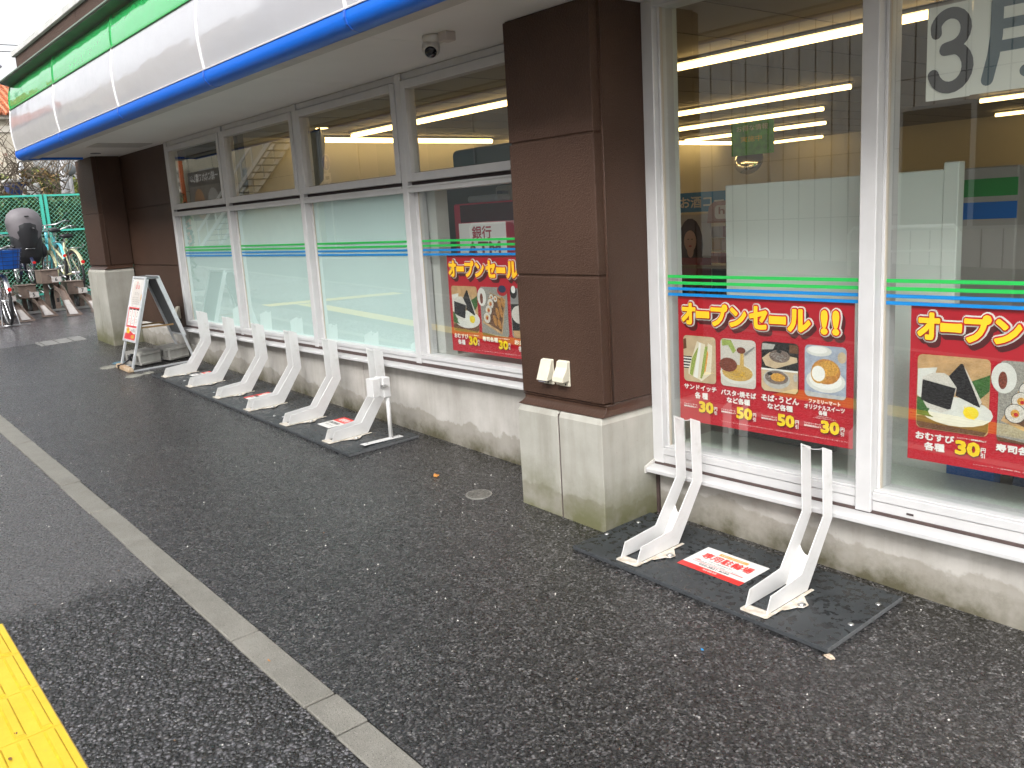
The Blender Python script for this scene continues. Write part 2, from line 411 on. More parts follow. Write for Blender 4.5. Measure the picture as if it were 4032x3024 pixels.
kerbm.l(kerbm.bump(kerbm.noise(220, 4), .7, .003), kerbm.b.inputs['Normal']); kerbm = kerbm.m
mb = MB(); x = 3.0; random.seed(5)
kj = [-1.62, -2.21, -2.41, -2.98, -3.60, -4.21, -4.80, -5.4, -6.0, -6.6, -7.2]
edges = [3.0, 2.4, 1.8, 1.2, .6, 0, -.55, -1.05] + kj + [-7.2-.6*i for i in range(1, 50)]
for a, b_ in zip(edges[:-1], edges[1:]):
    dz = random.uniform(-.002, .002); dy = random.uniform(-.003, .003)
    z1, z2 = gz(a, KY0), gz(b_, KY0)
    a2, b2 = a-.004, b_+.004
    ring0 = [(a2, KY0+dy, z1+.004+dz), (a2, KY1+dy, z1+.001+dz), (a2, KY1+dy, z1-.08), (a2, KY0+dy, z1-.08)]
    ring1 = [(b2, KY0+dy, z2+.004+dz), (b2, KY1+dy, z2+.001+dz), (b2, KY1+dy, z2-.08), (b2, KY0+dy, z2-.08)]
    mb.loft([ring0, ring1])
kb = mb.build('kerb', None, kerbm, bevel=.004); tag(kb, kind='structure')
# yellow tactile paving with raised guiding bars
yel = N('tactile_yellow')
_c = yel.ramp(yel.noise(5, 7, .7), (.3, (.78, .50, .018)), (.55, (.84, .58, .03)), (.75, (.86, .62, .05)))
_c = yel.mix(yel.ramp(yel.noise(60, 4, .7), (.64, 0.0), (.72, .35)), _c, (.45, .33, .08))
yel.l(_c, yel.b.inputs['Base Color']); yel.b.inputs['Roughness'].default_value = .5
yel.l(yel.bump(yel.noise(90, 4), .25, .003), yel.b.inputs['Normal']); yel = yel.m
mb = MB(); ty0, ty1 = -2.54, -2.84
def ty(x, y): return gz(x, y)-.001
tx = -3.79; tiles = [tx+.30*i for i in range(0, 29)]
grout = mat('tactile_grout', (.40, .27, .12), .7)
yb = mat('tactile_bar', (.80, .52, .018), .5, noise=.2, nscale=30)
for t in tiles:
    a, b_ = t+.0015, t+.2985
    mb.m(yel).add([(a, ty0, ty(a, ty0)), (b_, ty0, ty(b_, ty0)), (b_, ty1, ty(b_, ty1)), (a, ty1, ty(a, ty1)),
                   (a, ty0, ty(a, ty0)-.02), (b_, ty0, ty(b_, ty0)-.02), (b_, ty1, ty(b_, ty1)-.02), (a, ty1, ty(a, ty1)-.02)],
                  [(0, 1, 2, 3), (0, 4, 5, 1), (2, 6, 7, 3), (0, 3, 7, 4), (1, 5, 6, 2)])
    for k in range(4):
        yc = ty0-.0375-.075*k
        for (w0, w1, h0, h1, mm) in ((.0175, .0125, 0, .005, yb),):
            lo = [(a+.012, yc+w0), (b_-.012, yc+w0), (b_-.012, yc-w0), (a+.012, yc-w0)]
            hi = [(a+.017, yc+w1), (b_-.017, yc+w1), (b_-.017, yc-w1), (a+.017, yc-w1)]
            mb.m(yb).loft([[(px, py, ty(px, py)+.0003) for px, py in lo], [(px, py, ty(px, py)+.005) for px, py in hi]])
            mb.m(yel).add([(px, py, ty(px, py)+.0053) for px, py in [(a+.019, yc+.0105), (b_-.019, yc+.0105), (b_-.019, yc-.0105), (a+.019, yc-.0105)]], [(0, 1, 2, 3)])
tp = mb.build('tactile_paving'); tag(tp, kind='structure')
gr = MB(); gr.add([(tx-.005, ty0+.004, ty(tx, ty0)-.003), (4.7, ty0+.004, ty(4.7, ty0)-.003), (4.7, ty1, ty(4.7, ty1)-.003), (tx-.005, ty1, ty(tx, ty1)-.003)], [(0, 1, 2, 3)])
tag(gr.build('tactile_paving_bed', None, grout), kind='structure')
# a second run of tactile paving further up the street and its branch to the crossing (seen mirrored in the windows)
mb = MB()
mb.m(yel).add([(x_, y_, gz(x_, y_)+.002) for x_, y_ in [(-12.25, -2.86), (-4.6, -2.60), (-4.6, -2.90), (-12.25, -3.16)]], [(0, 1, 2, 3)])
mb.add([(x_, y_, gz(x_, y_)+.003) for x_, y_ in [(-12.6, -2.45), (-12.28, -2.45), (-12.28, -4.8), (-12.6, -4.8)]], [(0, 1, 2, 3)])
tag(mb.build('tactile_paving'), kind='structure')
paint = mat('road_paint', (.75, .75, .73), .55, noise=.2, nscale=20)
mb = MB()
for x0 in range(-58, 18, 10):
    mb.m(paint).add([(x_, y_, gz(x_, -4)-.136) for x_, y_ in [(x0, -7.8), (x0+5, -7.8), (x0+5, -7.95), (x0, -7.95)]], [(0, 1, 2, 3)])
for yy in (-5.6, -10.0): mb.add([(x_, y_, gz(x_, -4)-.136) for x_, y_ in [(-58, yy), (18, yy), (18, yy-.15), (-58, yy-.15)]], [(0, 1, 2, 3)])
tag(mb.build('road_markings'), kind='structure')
mb = MB()
for yy in (-5.0, -10.6):
    for i in range(-40, 18, 2):
        s0 = [(i+.01, yy, gz(i, -4)-.0), (i+.01, yy-.15, gz(i, -4)), (i+.01, yy-.15, gz(i, -4)-.2), (i+.01, yy, gz(i, -4)-.2)]
        s1 = [(i+1.99, y_, z_+gz(i+2, -4)-gz(i, -4)) for _, y_, z_ in s0]
        mb.loft([s0, s1])
tag(mb.build('road_kerb', None, kerbm), kind='structure')
# grit lying on the asphalt: too many to count
random.seed(11); mb = MB(); gm = [mat('grit_white', (.62, .60, .56), .5), mat('grit_grey', (.28, .27, .25), .6), mat('grit_brown', (.2, .12, .07), .7)]
for i in range(420):
    x_ = random.uniform(-9, -.6) if i % 3 else random.uniform(-4, -1); y_ = random.uniform(-2.5, -.05)
    if -1.96 < y_ < -1.82 or (-8.1 < x_ < -4.5 and y_ > -.56) or (-2.7 < x_ < -1.4 and y_ > -.56): continue
    if -3.25 < x_ < -2.6 and y_ > -.36: continue
    s_ = random.choice((.002, .002, .0025, .003, .004)); a = random.uniform(0, 6.28); z_ = gz(x_, y_)
    mb.m(gm[0 if random.random() < .55 else random.choice((1, 1, 2))])
    c_, sn = math.cos(a), math.sin(a); e = random.uniform(.5, 1)
    P = lambda u, v, h: (x_+(u*c_-v*sn)*s_, y_+(u*sn+v*c_)*s_, z_+h*s_)
    mb.add([P(-1, -e, -.3), P(1, -e*.8, -.3), P(1.1, e, -.3), P(-.9, e*.8, -.3), P(-.5, -.4*e, .8), P(.6, -.3*e, 1), P(.5, .5*e, .8), P(-.5, .4*e, 1)],
           [(4, 5, 6, 7), (0, 1, 5, 4), (1, 2, 6, 5), (2, 3, 7, 6), (3, 0, 4, 7)])
tag(mb.build('gravel'), 'pale grit scattered over the dark asphalt pavement', 'grit', kind='stuff')
# ------------------------------------------------------------------ the shop building
SZ = 2.285                                  # soffit height
B = thing('shop_building', 'single storey shop with brown pillars and a green, white and blue striped canopy', 'building', (-5, 0, 0))
B.location = (0, 0, 0)
def part(mb, name, m=None, parent=None, **k): return mb.build(name, parent or B, m, **k)
# plinth walls (concrete), with a narrow sealed joint
def plinth(x0, x1, z1, joints, m=conc, y=.02):
    mb = MB(); xs_ = [x0]+[j for j in joints]+[x1]
    for i in range(len(xs_)-1):
        a = xs_[i]+(.004 if i else 0); b_ = xs_[i+1]-(.004 if i < len(xs_)-2 else 0)
        mb.loft([[(a, y, gz(a)-.12), (b_, y, gz(b_)-.12), (b_, y+.2, gz(b_)-.12), (a, y+.2, gz(a)-.12)], [(a, y, z1), (b_, y, z1), (b_, y+.2, z1), (a, y+.2, z1)]])
    o = part(mb, 'plinth_wall', m); o.modifiers.new('b', 'BEVEL').width = .003
    if joints:
        j = MB()
        for q in joints: j.box(q-.005, q+.005, y+.006, y+.05, gz(q)-.1, z1-.002)
        part(j, 'joint', seal, o)
plinth(-8.60, -3.20, .524, [-5.30])
plinth(-2.64, 4.0, .240, [1.2])
part(MB().box(-2.658, -2.642, .012, .06, gz(-2.65)-.1, .236), 'joint', seal)
# left end wall: concrete below, brown cladding above with three joints
mb = MB(); mb.loft([[(-10.1, .02, .2), (-8.62, .02, .15), (-8.62, .2, .15), (-10.1, .2, .2)], [(-10.1, .02, .49), (-8.62, .02, .49), (-8.62, .2, .49), (-10.1, .2, .49)]])
mb.loft([[(-10.1, .02, .49), (-8.62, .02, .49), (-8.62, .2, .49), (-10.1, .2, .49)], [(-10.1, .045, .53), (-8.62, .045, .53), (-8.62, .2, .53), (-10.1, .2, .53)]], cap=False)
part(mb, 'plinth_wall', conc)
mb = MB(); zz = [.53, 1.135, 1.725, SZ]
for a, b_ in zip(zz[:-1], zz[1:]): mb.box(-10.1, -8.605, .03, .2, a+.005, b_-.005)
mb.box(-10.1, -8.61, .04, .19, .5, SZ)
part(mb, 'brown_wall', brownm, bevel=.003)
# pillars
def rect(x0, x1, y0, y1, z): return [(x0, y0, z), (x1, y0, z), (x1, y1, z), (x0, y1, z)]
def pillar(x0, x1, yf, zt, zb, joints, groove, side_bead=True):
    p = MB(); zs = [zb]+joints+[SZ]
    for a, b_ in zip(zs[:-1], zs[1:]):
        p.loft([rect(x0, x1-.006, yf, .02, a+.005), rect(x0, x1-.006, yf, .02, b_-.005)])
    p.box(x0+.007, x1-.013, yf+.007, .03, zb, SZ)
    o = part(p, 'pillar', brownm, bevel=.004, seg=2)
    if side_bead:      # raised corner trim on the side face
        part(MB().box(x1-.0055, x1, yf+.045, .02, zb+.004, SZ).tube([(x1-.002, yf+.052, zb), (x1-.002, yf+.052, SZ)], .006), 'corner_trim', brownm, o)
    # hollow moulding between cladding and base
    rings = []
    for t, e in ((0, 0), (.2, -.012), (.5, -.010), (.75, .004), (1, .020)):
        z = zb - (zb-zt-.025)*t; rings.append([(x0-max(e, -.002), yf-e, z), (x1+(e*.2), yf-e, z), (x1+e*.2, .018, z), (x0-max(e, -.002), .018, z)])
    mo = part(MB().loft(rings), 'moulding', brown_smooth, o, bevel=.002)
    q = MB(); hx = groove
    for a, b_ in ((x0-.012, hx-.005), (hx+.005, x1+.004)):
        l0, r0 = (1 if a < x0 else 0), (1 if b_ > x1 else 0)
        q.loft([rect(a, b_, yf-.030, .019, gz(x0, yf)-.15), rect(a, b_, yf-.030, .019, zt-.004),
                rect(a+.014*l0, b_-.012*r0, yf-.016, .019, zt+.022)])
    b0 = part(q, 'pillar_base', conc_p, o); bb = b0.modifiers.new('b', 'BEVEL'); bb.width = .004; bb.segments = 2
    part(MB().box(hx-.006, hx+.006, yf-.024, yf+.02, gz(x0, yf)-.1, zt+.01), 'groove', seal, b0)
    return o
pillar(-3.21, -2.66, -.305, .512, .590, [1.155, 1.752], -2.936)
pillar(-10.67, -10.05, -.26, 1.085, 1.15, [1.70], -10.40, True)
# canopy soffit
mb = MB(); xs_ = [-10.55, -8.5, -6.7, -4.95, -3.72, -1.9, -.1, 1.7, 4.0]
for a, b_ in zip(xs_[:-1], xs_[1:]): mb.box(a+.0015, b_-.0015, -.72, .24, SZ, SZ+.02)
sf = part(mb, 'soffit', soffitm)
part(MB().box(-10.55, 4, -.72, .24, SZ+.004, SZ+.03), 'backing', joint, sf)
part(MB().box(-10.56, 4, -.845, -.722, SZ-.012, SZ+.03), 'soffit_border', soffit_edge)
part(MB().box(-9.03, -8.66, -.56, -.075, SZ-.006, SZ+.001), 'access_hatch', mat('hatch', (.42, .40, .38), .55), sf, bevel=.002)
mb = MB(); mb.cyl((-9.7, -.30, SZ-.006), .05, .008); part(mb, 'downlight', greyp, sf)
# fascia: curved plastic panels, seam strips between
XE = -10.17; seams = [XE, -8.42, -6.76, -5.14, -3.52, -1.90, -.28, 1.34, 3.0]
def arc(p0, p1, bulge, n=6):
    out = []
    for i in range(n+1):
        t = i/n; b_ = math.sin(math.pi*t)*bulge
        out.append((p0[0]+(p1[0]-p0[0])*t-b_, p0[1]+(p1[1]-p0[1])*t))
    return out
wprof = arc((-.918, 2.352), (-.915, 2.742), .020, 8); gprof = arc((-.912, 2.752), (-.885, 2.965), .012, 4)
bprof = [(-.835, 2.262), (-.862, 2.256), (-.895, 2.264), (-.918, 2.284), (-.927, 2.312), (-.922, 2.345)]
for a, b_ in zip(seams[:-1], seams[1:]):
    for nm, pr, mm in (('white_panel', wprof, f_white), ('green_panel', gprof, f_green), ('blue_panel', bprof, f_blue)):
        q = MB(); q.smooth = True
        q.loft([[(a+.003+(b_-a-.006)*t, y_, z_) for y_, z_ in pr] for t in (0, .25, .5, .75, 1)], cap=False, close=False)
        q.smooth = False
        part(q, nm, mm)
for s_ in seams:
    for pr, mm, nm in ((wprof, f_seam, 'white_seam'), (gprof, f_gseam, 'green_seam'), (bprof, f_bseam, 'blue_seam')):
        q = MB(); pr2 = [(y_-.006, z_) for y_, z_ in pr]
        q.loft([[(s_-.011, y_+.01, z_) for y_, z_ in pr2], [(s_-.008, y_, z_) for y_, z_ in pr2], [(s_+.008, y_, z_) for y_, z_ in pr2], [(s_+.011, y_+.01, z_) for y_, z_ in pr2]], cap=False, close=False)
        part(q, nm, mm)
# ledges between the bands and the end return
q = MB(); q.prism([(-.925, 2.742), (-.925, 2.752), (-.88, 2.752), (-.88, 2.742)], XE, 3); part(q, 'band_ledge', f_gseam)
q = MB(); q.prism([(-.928, 2.345), (-.93, 2.352), (-.88, 2.352), (-.88, 2.345)], XE, 3); part(q, 'band_ledge', f_seam)
for nm, pr, mm in (('white_panel', wprof, f_white), ('green_panel', gprof, f_green), ('blue_panel', bprof, f_blue)):
    q = MB(); q.prism([(-.30, pr[0][1])]+list(pr)+[(-.30, pr[-1][1])], XE-.012, XE-.002); part(q, nm, mm)
part(MB().box(XE, 3, -.80, .2, 2.32, 2.9), 'canopy_core', joint)
# gutter lip above the green band, parapet, coping
part(MB().prism([(-.885, 2.967), (-.97, 2.992), (-.975, 3.004), (-.80, 3.02), (-.79, 2.93), (-.86, 2.955)], XE-.01, 3), 'gutter', gutterm)
part(MB().prism([(-.972, 2.998), (-.979, 3.002), (-.979, 3.012), (-.80, 3.030), (-.80, 3.021), (-.965, 3.008)], XE-.012, 3), 'gutter_edge', gutter_top)
mb = MB(); mb.box(XE+.03, -7.91, -.80, .5, 2.98, 3.25); mb.box(-7.905, 3, -.80, .5, 2.98, 3.25)
part(mb, 'parapet', brownm)
part(MB().box(XE, 3, -.83, .53, 3.25, 3.305), 'coping', mat('coping', (.55, .55, .53), .5, noise=.2, nscale=9), bevel=.004)

# windows: left bank -------------------------------------------------------
def frame_rect(mb, x0, x1, z0, z1, w, y0, y1):
    mb.box(x0, x0+w, y0, y1, z0, z1); mb.box(x1-w, x1, y0, y1, z0, z1)
    mb.box(x0+w, x1-w, y0, y1, z1-w, z1); mb.box(x0+w, x1-w, y0, y1, z0, z0+w)
def pane(x0, x1, y, z0, z1, parent, name='glass_pane', m=glass):
    return part(MB().quad((x0, y, z0), (x1, y, z0), (x1, y, z1), (x0, y, z1)), name, m, parent)
part(MB().box(-8.60, -8.535, 0, .10, .56, SZ-.002), 'window_jamb', alu, bevel=.003)
mx = [-7.285, -5.94, -4.592, -3.24]
for x_ in mx: part(MB().box(x_, x_+.058, -.004, .10, .56, SZ-.002), 'window_mullion', alu, bevel=.003)
bays = [(-8.535, mx[0])]+[(mx[i]+.058, mx[i+1]) for i in range(3)]
SL = [(1.316, st_green), (1.288, st_green), (1.262, st_blue), (1.236, st_blue)]
def stripes(x0, x1, y, zs, parent):
    for z_, m_ in zs:
        part(MB().quad((x0, y, z_-.013), (x1, y, z_-.013), (x1, y, z_), (x0, y, z_)), 'stripe', m_, parent)
for i, (a, b_) in enumerate(bays):
    # tilting upper sash
    q = MB(); q.box(a, b_, .01, .09, 2.243, SZ-.002); frame_rect(q, a+.006, b_-.006, 1.662, 2.238, .048, -.008, .055)
    wdw = part(q, 'upper_window', alu, bevel=.0025)
    pane(a+.054, b_-.054, .022, 1.710, 2.190, wdw)
    part(MB().box(a+.054, b_-.054, .019, .024, 1.710, 1.714), 'gasket', alu_dark, wdw)
    part(MB().box(a, b_, .03, .08, 1.636, 1.668).box(a, b_, .03, .08, 2.232, 2.25), 'shadow_gap', alu_dark, wdw)
    # transom
    q = MB(); q.box(a, b_, -.002, .10, 1.600, 1.636); q.box(a, b_, -.010, .10, 1.628, 1.640)
    # fixed lower light with bottom rail
    q.box(a, b_, .004, .10, .560, .592); q.box(a, b_, -.004, .10, .592, .618)
    q.box(a, a+.038, .042, .10, .618, 1.60); q.box(b_-.006, b_, .03, .10, .618, 1.60)
    low = part(q, 'lower_window', alu, bevel=.002)
    pane(a+.038, b_-.004, .046, .618, 1.600, low)
    part(MB().box(a+.0375, a+.0405, .040, .046, .62, 1.6), 'gasket', mat('gasket_tan', (.45, .40, .33), .7), low)
    if i < 3: pane(a+.038, b_-.004, .050, .618, 1.600, low, 'frosted_film', film)
    stripes(a+.038, b_-.004, .0445, SL, low)
    if i < 3: part(MB().box(a+.72, a+.76, -.006, 0, .571, .582), 'drain_cap', mat('drain_cap', (.5, .48, .46), .5), low)
part(MB().box(-8.6, -3.2, -.001, .08, .530, .566), 'sill_gap', seal)
part(MB().prism([(-.060, .520), (-.060, .536), (-.053, .541), (.0, .546), (.0, .521)], -8.63, -3.2), 'window_sill', alu, bevel=.002)
# windows: right bank
SRt = [(1.134, st_green), (1.106, st_green), (1.080, st_blue), (1.055, st_blue)]
part(MB().box(-2.66, -2.598, 0, .12, .268, SZ-.002), 'window_jamb', alu, bevel=.003)
mr = [-1.651, -.58, .49, 1.56, 2.63]
for x_ in mr: part(MB().box(x_, x_+.062, -.012, .13, .268, SZ-.002), 'window_mullion', alu, bevel=.003)
bays = [(-2.598, mr[0])]+[(mr[i]+.062, mr[i+1]) for i in range(4)]
for i, (a, b_) in enumerate(bays):
    q = MB(); q.box(a, b_, 0, .12, 2.255, SZ-.002); q.box(a, b_, .006, .12, .268, .312); q.box(a, b_, 0, .12, .3145, .345); q.box(a, b_, .010, .12, .345, .353)
    q.box(a, a+.012, .03, .12, .353, 2.255); q.box(b_-.008, b_, .03, .12, .353, 2.255)
    big = part(q, 'shop_window', alu, bevel=.002)
    part(MB().box(a+.012, a+.015, .034, .048, .353, 2.255), 'gasket', mat('gasket_tan'), big)
    pane(a+.012, b_-.008, .046, .353, 2.255, big)
    stripes(a+.012, b_-.008, .0445, SRt, big)
    part(MB().box(a+.13, a+.17, .004, .008, .284, .296) if i == 0 else MB().box(a+.13, a+.155, .003, .01, .286, .293), 'drain_cap', mat('drain_cap') if i == 0 else alu_dark, big)
part(MB().box(-2.655, 4, -.001, .09, .247, .274), 'sill_gap', seal)
part(MB().prism([(-.062, .236), (-.062, .253), (-.055, .258), (.0, .263), (.0, .237)], -2.655, 4), 'window_sill', alu, bevel=.002)
part(MB().loft([[(-2.661, -.066, .230), (-2.649, -.066, .230), (-2.649, .02, .230), (-2.661, .02, .230)], [(-2.661, -.066, .262), (-2.649, -.066, .262), (-2.649, .0, .285), (-2.661, .0, .285)]]), 'sealant', mat('sealant_white', (.55, .53, .5), .6, bump=.5, bscale=40))
# shell and interior
wallc = mat('interior_wall', (.58, .56, .49), .7, noise=.05, nscale=1.2)
ceilm = mat('interior_ceiling', (.30, .27, .23), .7); floorm = mat('interior_floor', (.35, .34, .31), .3, noise=.1, nscale=2)
IN = mat('interior_white', (.66, .70, .66), .5)
part(MB().box(-10.6, -10.45, .2, 12.5, .2, 2.9), 'side_wall', wallc)
part(MB().box(4, 4.15, -.02, 12.5, .0, 2.9), 'side_wall', wallc)
part(MB().box(-10.6, 4.15, 12.5, 12.65, .2, 2.9), 'back_wall', wallc)
mb = MB(); mb.box(-10.45, 4, .24, 12.5, 2.53, 2.58)
part(mb, 'interior_ceiling', ceilm)
mb = MB()
for i in range(22): mb.box(-10.4+i*.65, -10.394+i*.65, .3, 12.4, 2.5275, 2.531)
part(mb, 'ceiling_joint', mat('ceiling_joint', (.12, .11, .1), .8))
part(MB().box(-10.62, 4.15, .10, 12.65, 2.6, 2.98), 'roof', joint)
part(MB().box(-10.45, -3.2, .12, .6, .3, .40).box(-10.45, 4, .22, 12.5, .16, .27), 'interior_floor', floorm)
part(MB().box(-2.64, 4, .12, .42, .2, .335), 'window_ledge', mat('ledge', (.55, .62, .55), .35))
part(MB().box(-8.6, -3.2, .10, .40, .40, .60), 'window_ledge', mat('ledge2', (.45, .44, .42), .4))
part(MB().box(-10.4, -8.3, .60, .66, .3, 2.5), 'inner_partition', mat('inner_dark', (.10, .09, .075), .6))
part(MB().box(-2.66, -2.63, .125, .20, .2, 2.5), 'inner_post', IN)
part(MB().box(-4.52, -4.42, .11, .2, .4, 1.62), 'inner_post', mat('inner_post', (.5, .5, .47), .6))
part(MB().box(-10.45, -3.0, .18, .24, 2.26, 2.55), 'inner_lintel', mat('lintel', (.25, .23, .2), .7))
part(MB().box(-3.2, -2.668, .03, .13, .1, 2.6), 'inner_pillar', IN)
# ------------------------------------------------------------------ posters
def flat(n, c, r=.45, noise=0, ns=40, var=None): return mat('print_'+n, c, r, noise=noise, nscale=ns, var=var)
RED = flat('red', (.47, .007, .020)); RED2 = flat('deep_red', (.40, .01, .015)); DRK = flat('dark_red', (.11, .010, .012)); WHT = flat('white', (.78, .76, .72)); YEL = flat('yellow', (.82, .58, .01)); YELO = flat('title_yellow', (.80, .47, .02))
BLK = flat('black', (.015, .014, .013)); GRY = flat('grey', (.25, .24, .23)); NAVY = flat('navy', (.02, .03, .08)); ORG = flat('orange', (.75, .30, .04))
wood = flat('wood', (.55, .34, .16), noise=.3, ns=30); tan = flat('tan', (.58, .44, .28), noise=.2, ns=20); leafg = flat('leaf', (.05, .14, .03), noise=.4, ns=60)
bread = flat('bread', (.72, .64, .50)); lett = flat('lettuce', (.36, .45, .10), noise=.5, ns=150); pasta = flat('pasta', (.68, .47, .14), noise=.55, ns=260, var=(.35, .2, .05)); meat = flat('meat_sauce', (.22, .05, .025), noise=.6, ns=220)
soba = flat('soba', (.25, .19, .16), noise=.65, ns=260, var=(.08, .05, .04)); temp = flat('tempura', (.70, .36, .06), noise=.5, ns=200); bowl = flat('bowl', (.48, .46, .42), noise=.2, ns=60); puff = flat('puff', (.58, .25, .05), noise=.4, ns=120)
blu = flat('cloth_blue', (.38, .42, .50), noise=.25, ns=40); rice = flat('rice', (.70, .66, .60), noise=.25, ns=300, var=(.42, .38, .33)); nori = flat('nori', (.018, .015, .016), noise=.5, ns=200); cloth = flat('cloth_grey', (.33, .31, .27), noise=.4, ns=200)
inari = flat('inari', (.48, .22, .05), noise=.4, ns=120); lemon = flat('lemon', (.80, .62, .03)); plate = flat('plate', (.66, .65, .60), noise=.08, ns=30); choc = flat('dark_wood', (.16, .07, .03), noise=.3, ns=30)

def title(c, u0, v0, h, body_ws):
    """outlined yellow headline with a drop shadow: list of (text, u, width, dv, dh)"""
    for layer, m_, g_, dx, dy in (('s', DRK, .0125, .009, .020), ('s', DRK, .0125, .005, .012), ('w', WHT, .0135, 0, 0), ('r', RED2, .0085, 0, 0), ('y', YELO, .0035, 0, 0)):
        for t, u, wd, dv, hh in body_ws:
            c.text(t, u, v0+dv, hh, m_, width=wd, fat=.02, grow=g_, dirs=14 if g_ > .005 else 6, dx=dx, dy=dy)
def yen(c, u, v): 
    c.text('円', u, v, .0155, WHT, grow=.0006, dirs=4); c.text('引', u, v+.019, .0155, WHT, grow=.0006, dirs=4)
def price(c, n, u, v, w_=.076, h=.048):
    c.text(n, u+.002, v+.003, h, DRK, width=w_, fat=.02, grow=.0028, dirs=6); c.text(n, u, v, h, YEL, width=w_, fat=.02, grow=.0025, dirs=6)
def small(c, u, v, w_=.074):
    c.text('ファミリーマート', u, v, .0072, WHT, width=w_, grow=.0003, dirs=3); c.text('通常価格(税込)より', u, v+.010, .0078, WHT, width=w_, grow=.0004, dirs=3)
def fine(c, u, v, w_):
    c.text('※ファミリーマート通常価格 税込 より値引きいたします 一部対象外の商品がございます 詳しくは店内のポスターをご覧ください', u, v, .0045, WHT, width=w_)
TB = [('オ', .033, .072, .0, .090), ('ー', .113, .066, .033, .026), ('プ', .192, .082, .0, .090), ('ン', .288, .080, .010, .078), ('セ', .387, .082, .0, .090), ('ー', .482, .072, .036, .028), ('ル', .566, .098, .004, .086), ('!', .712, .024, .002, .090), ('!', .760, .024, .002, .090)]

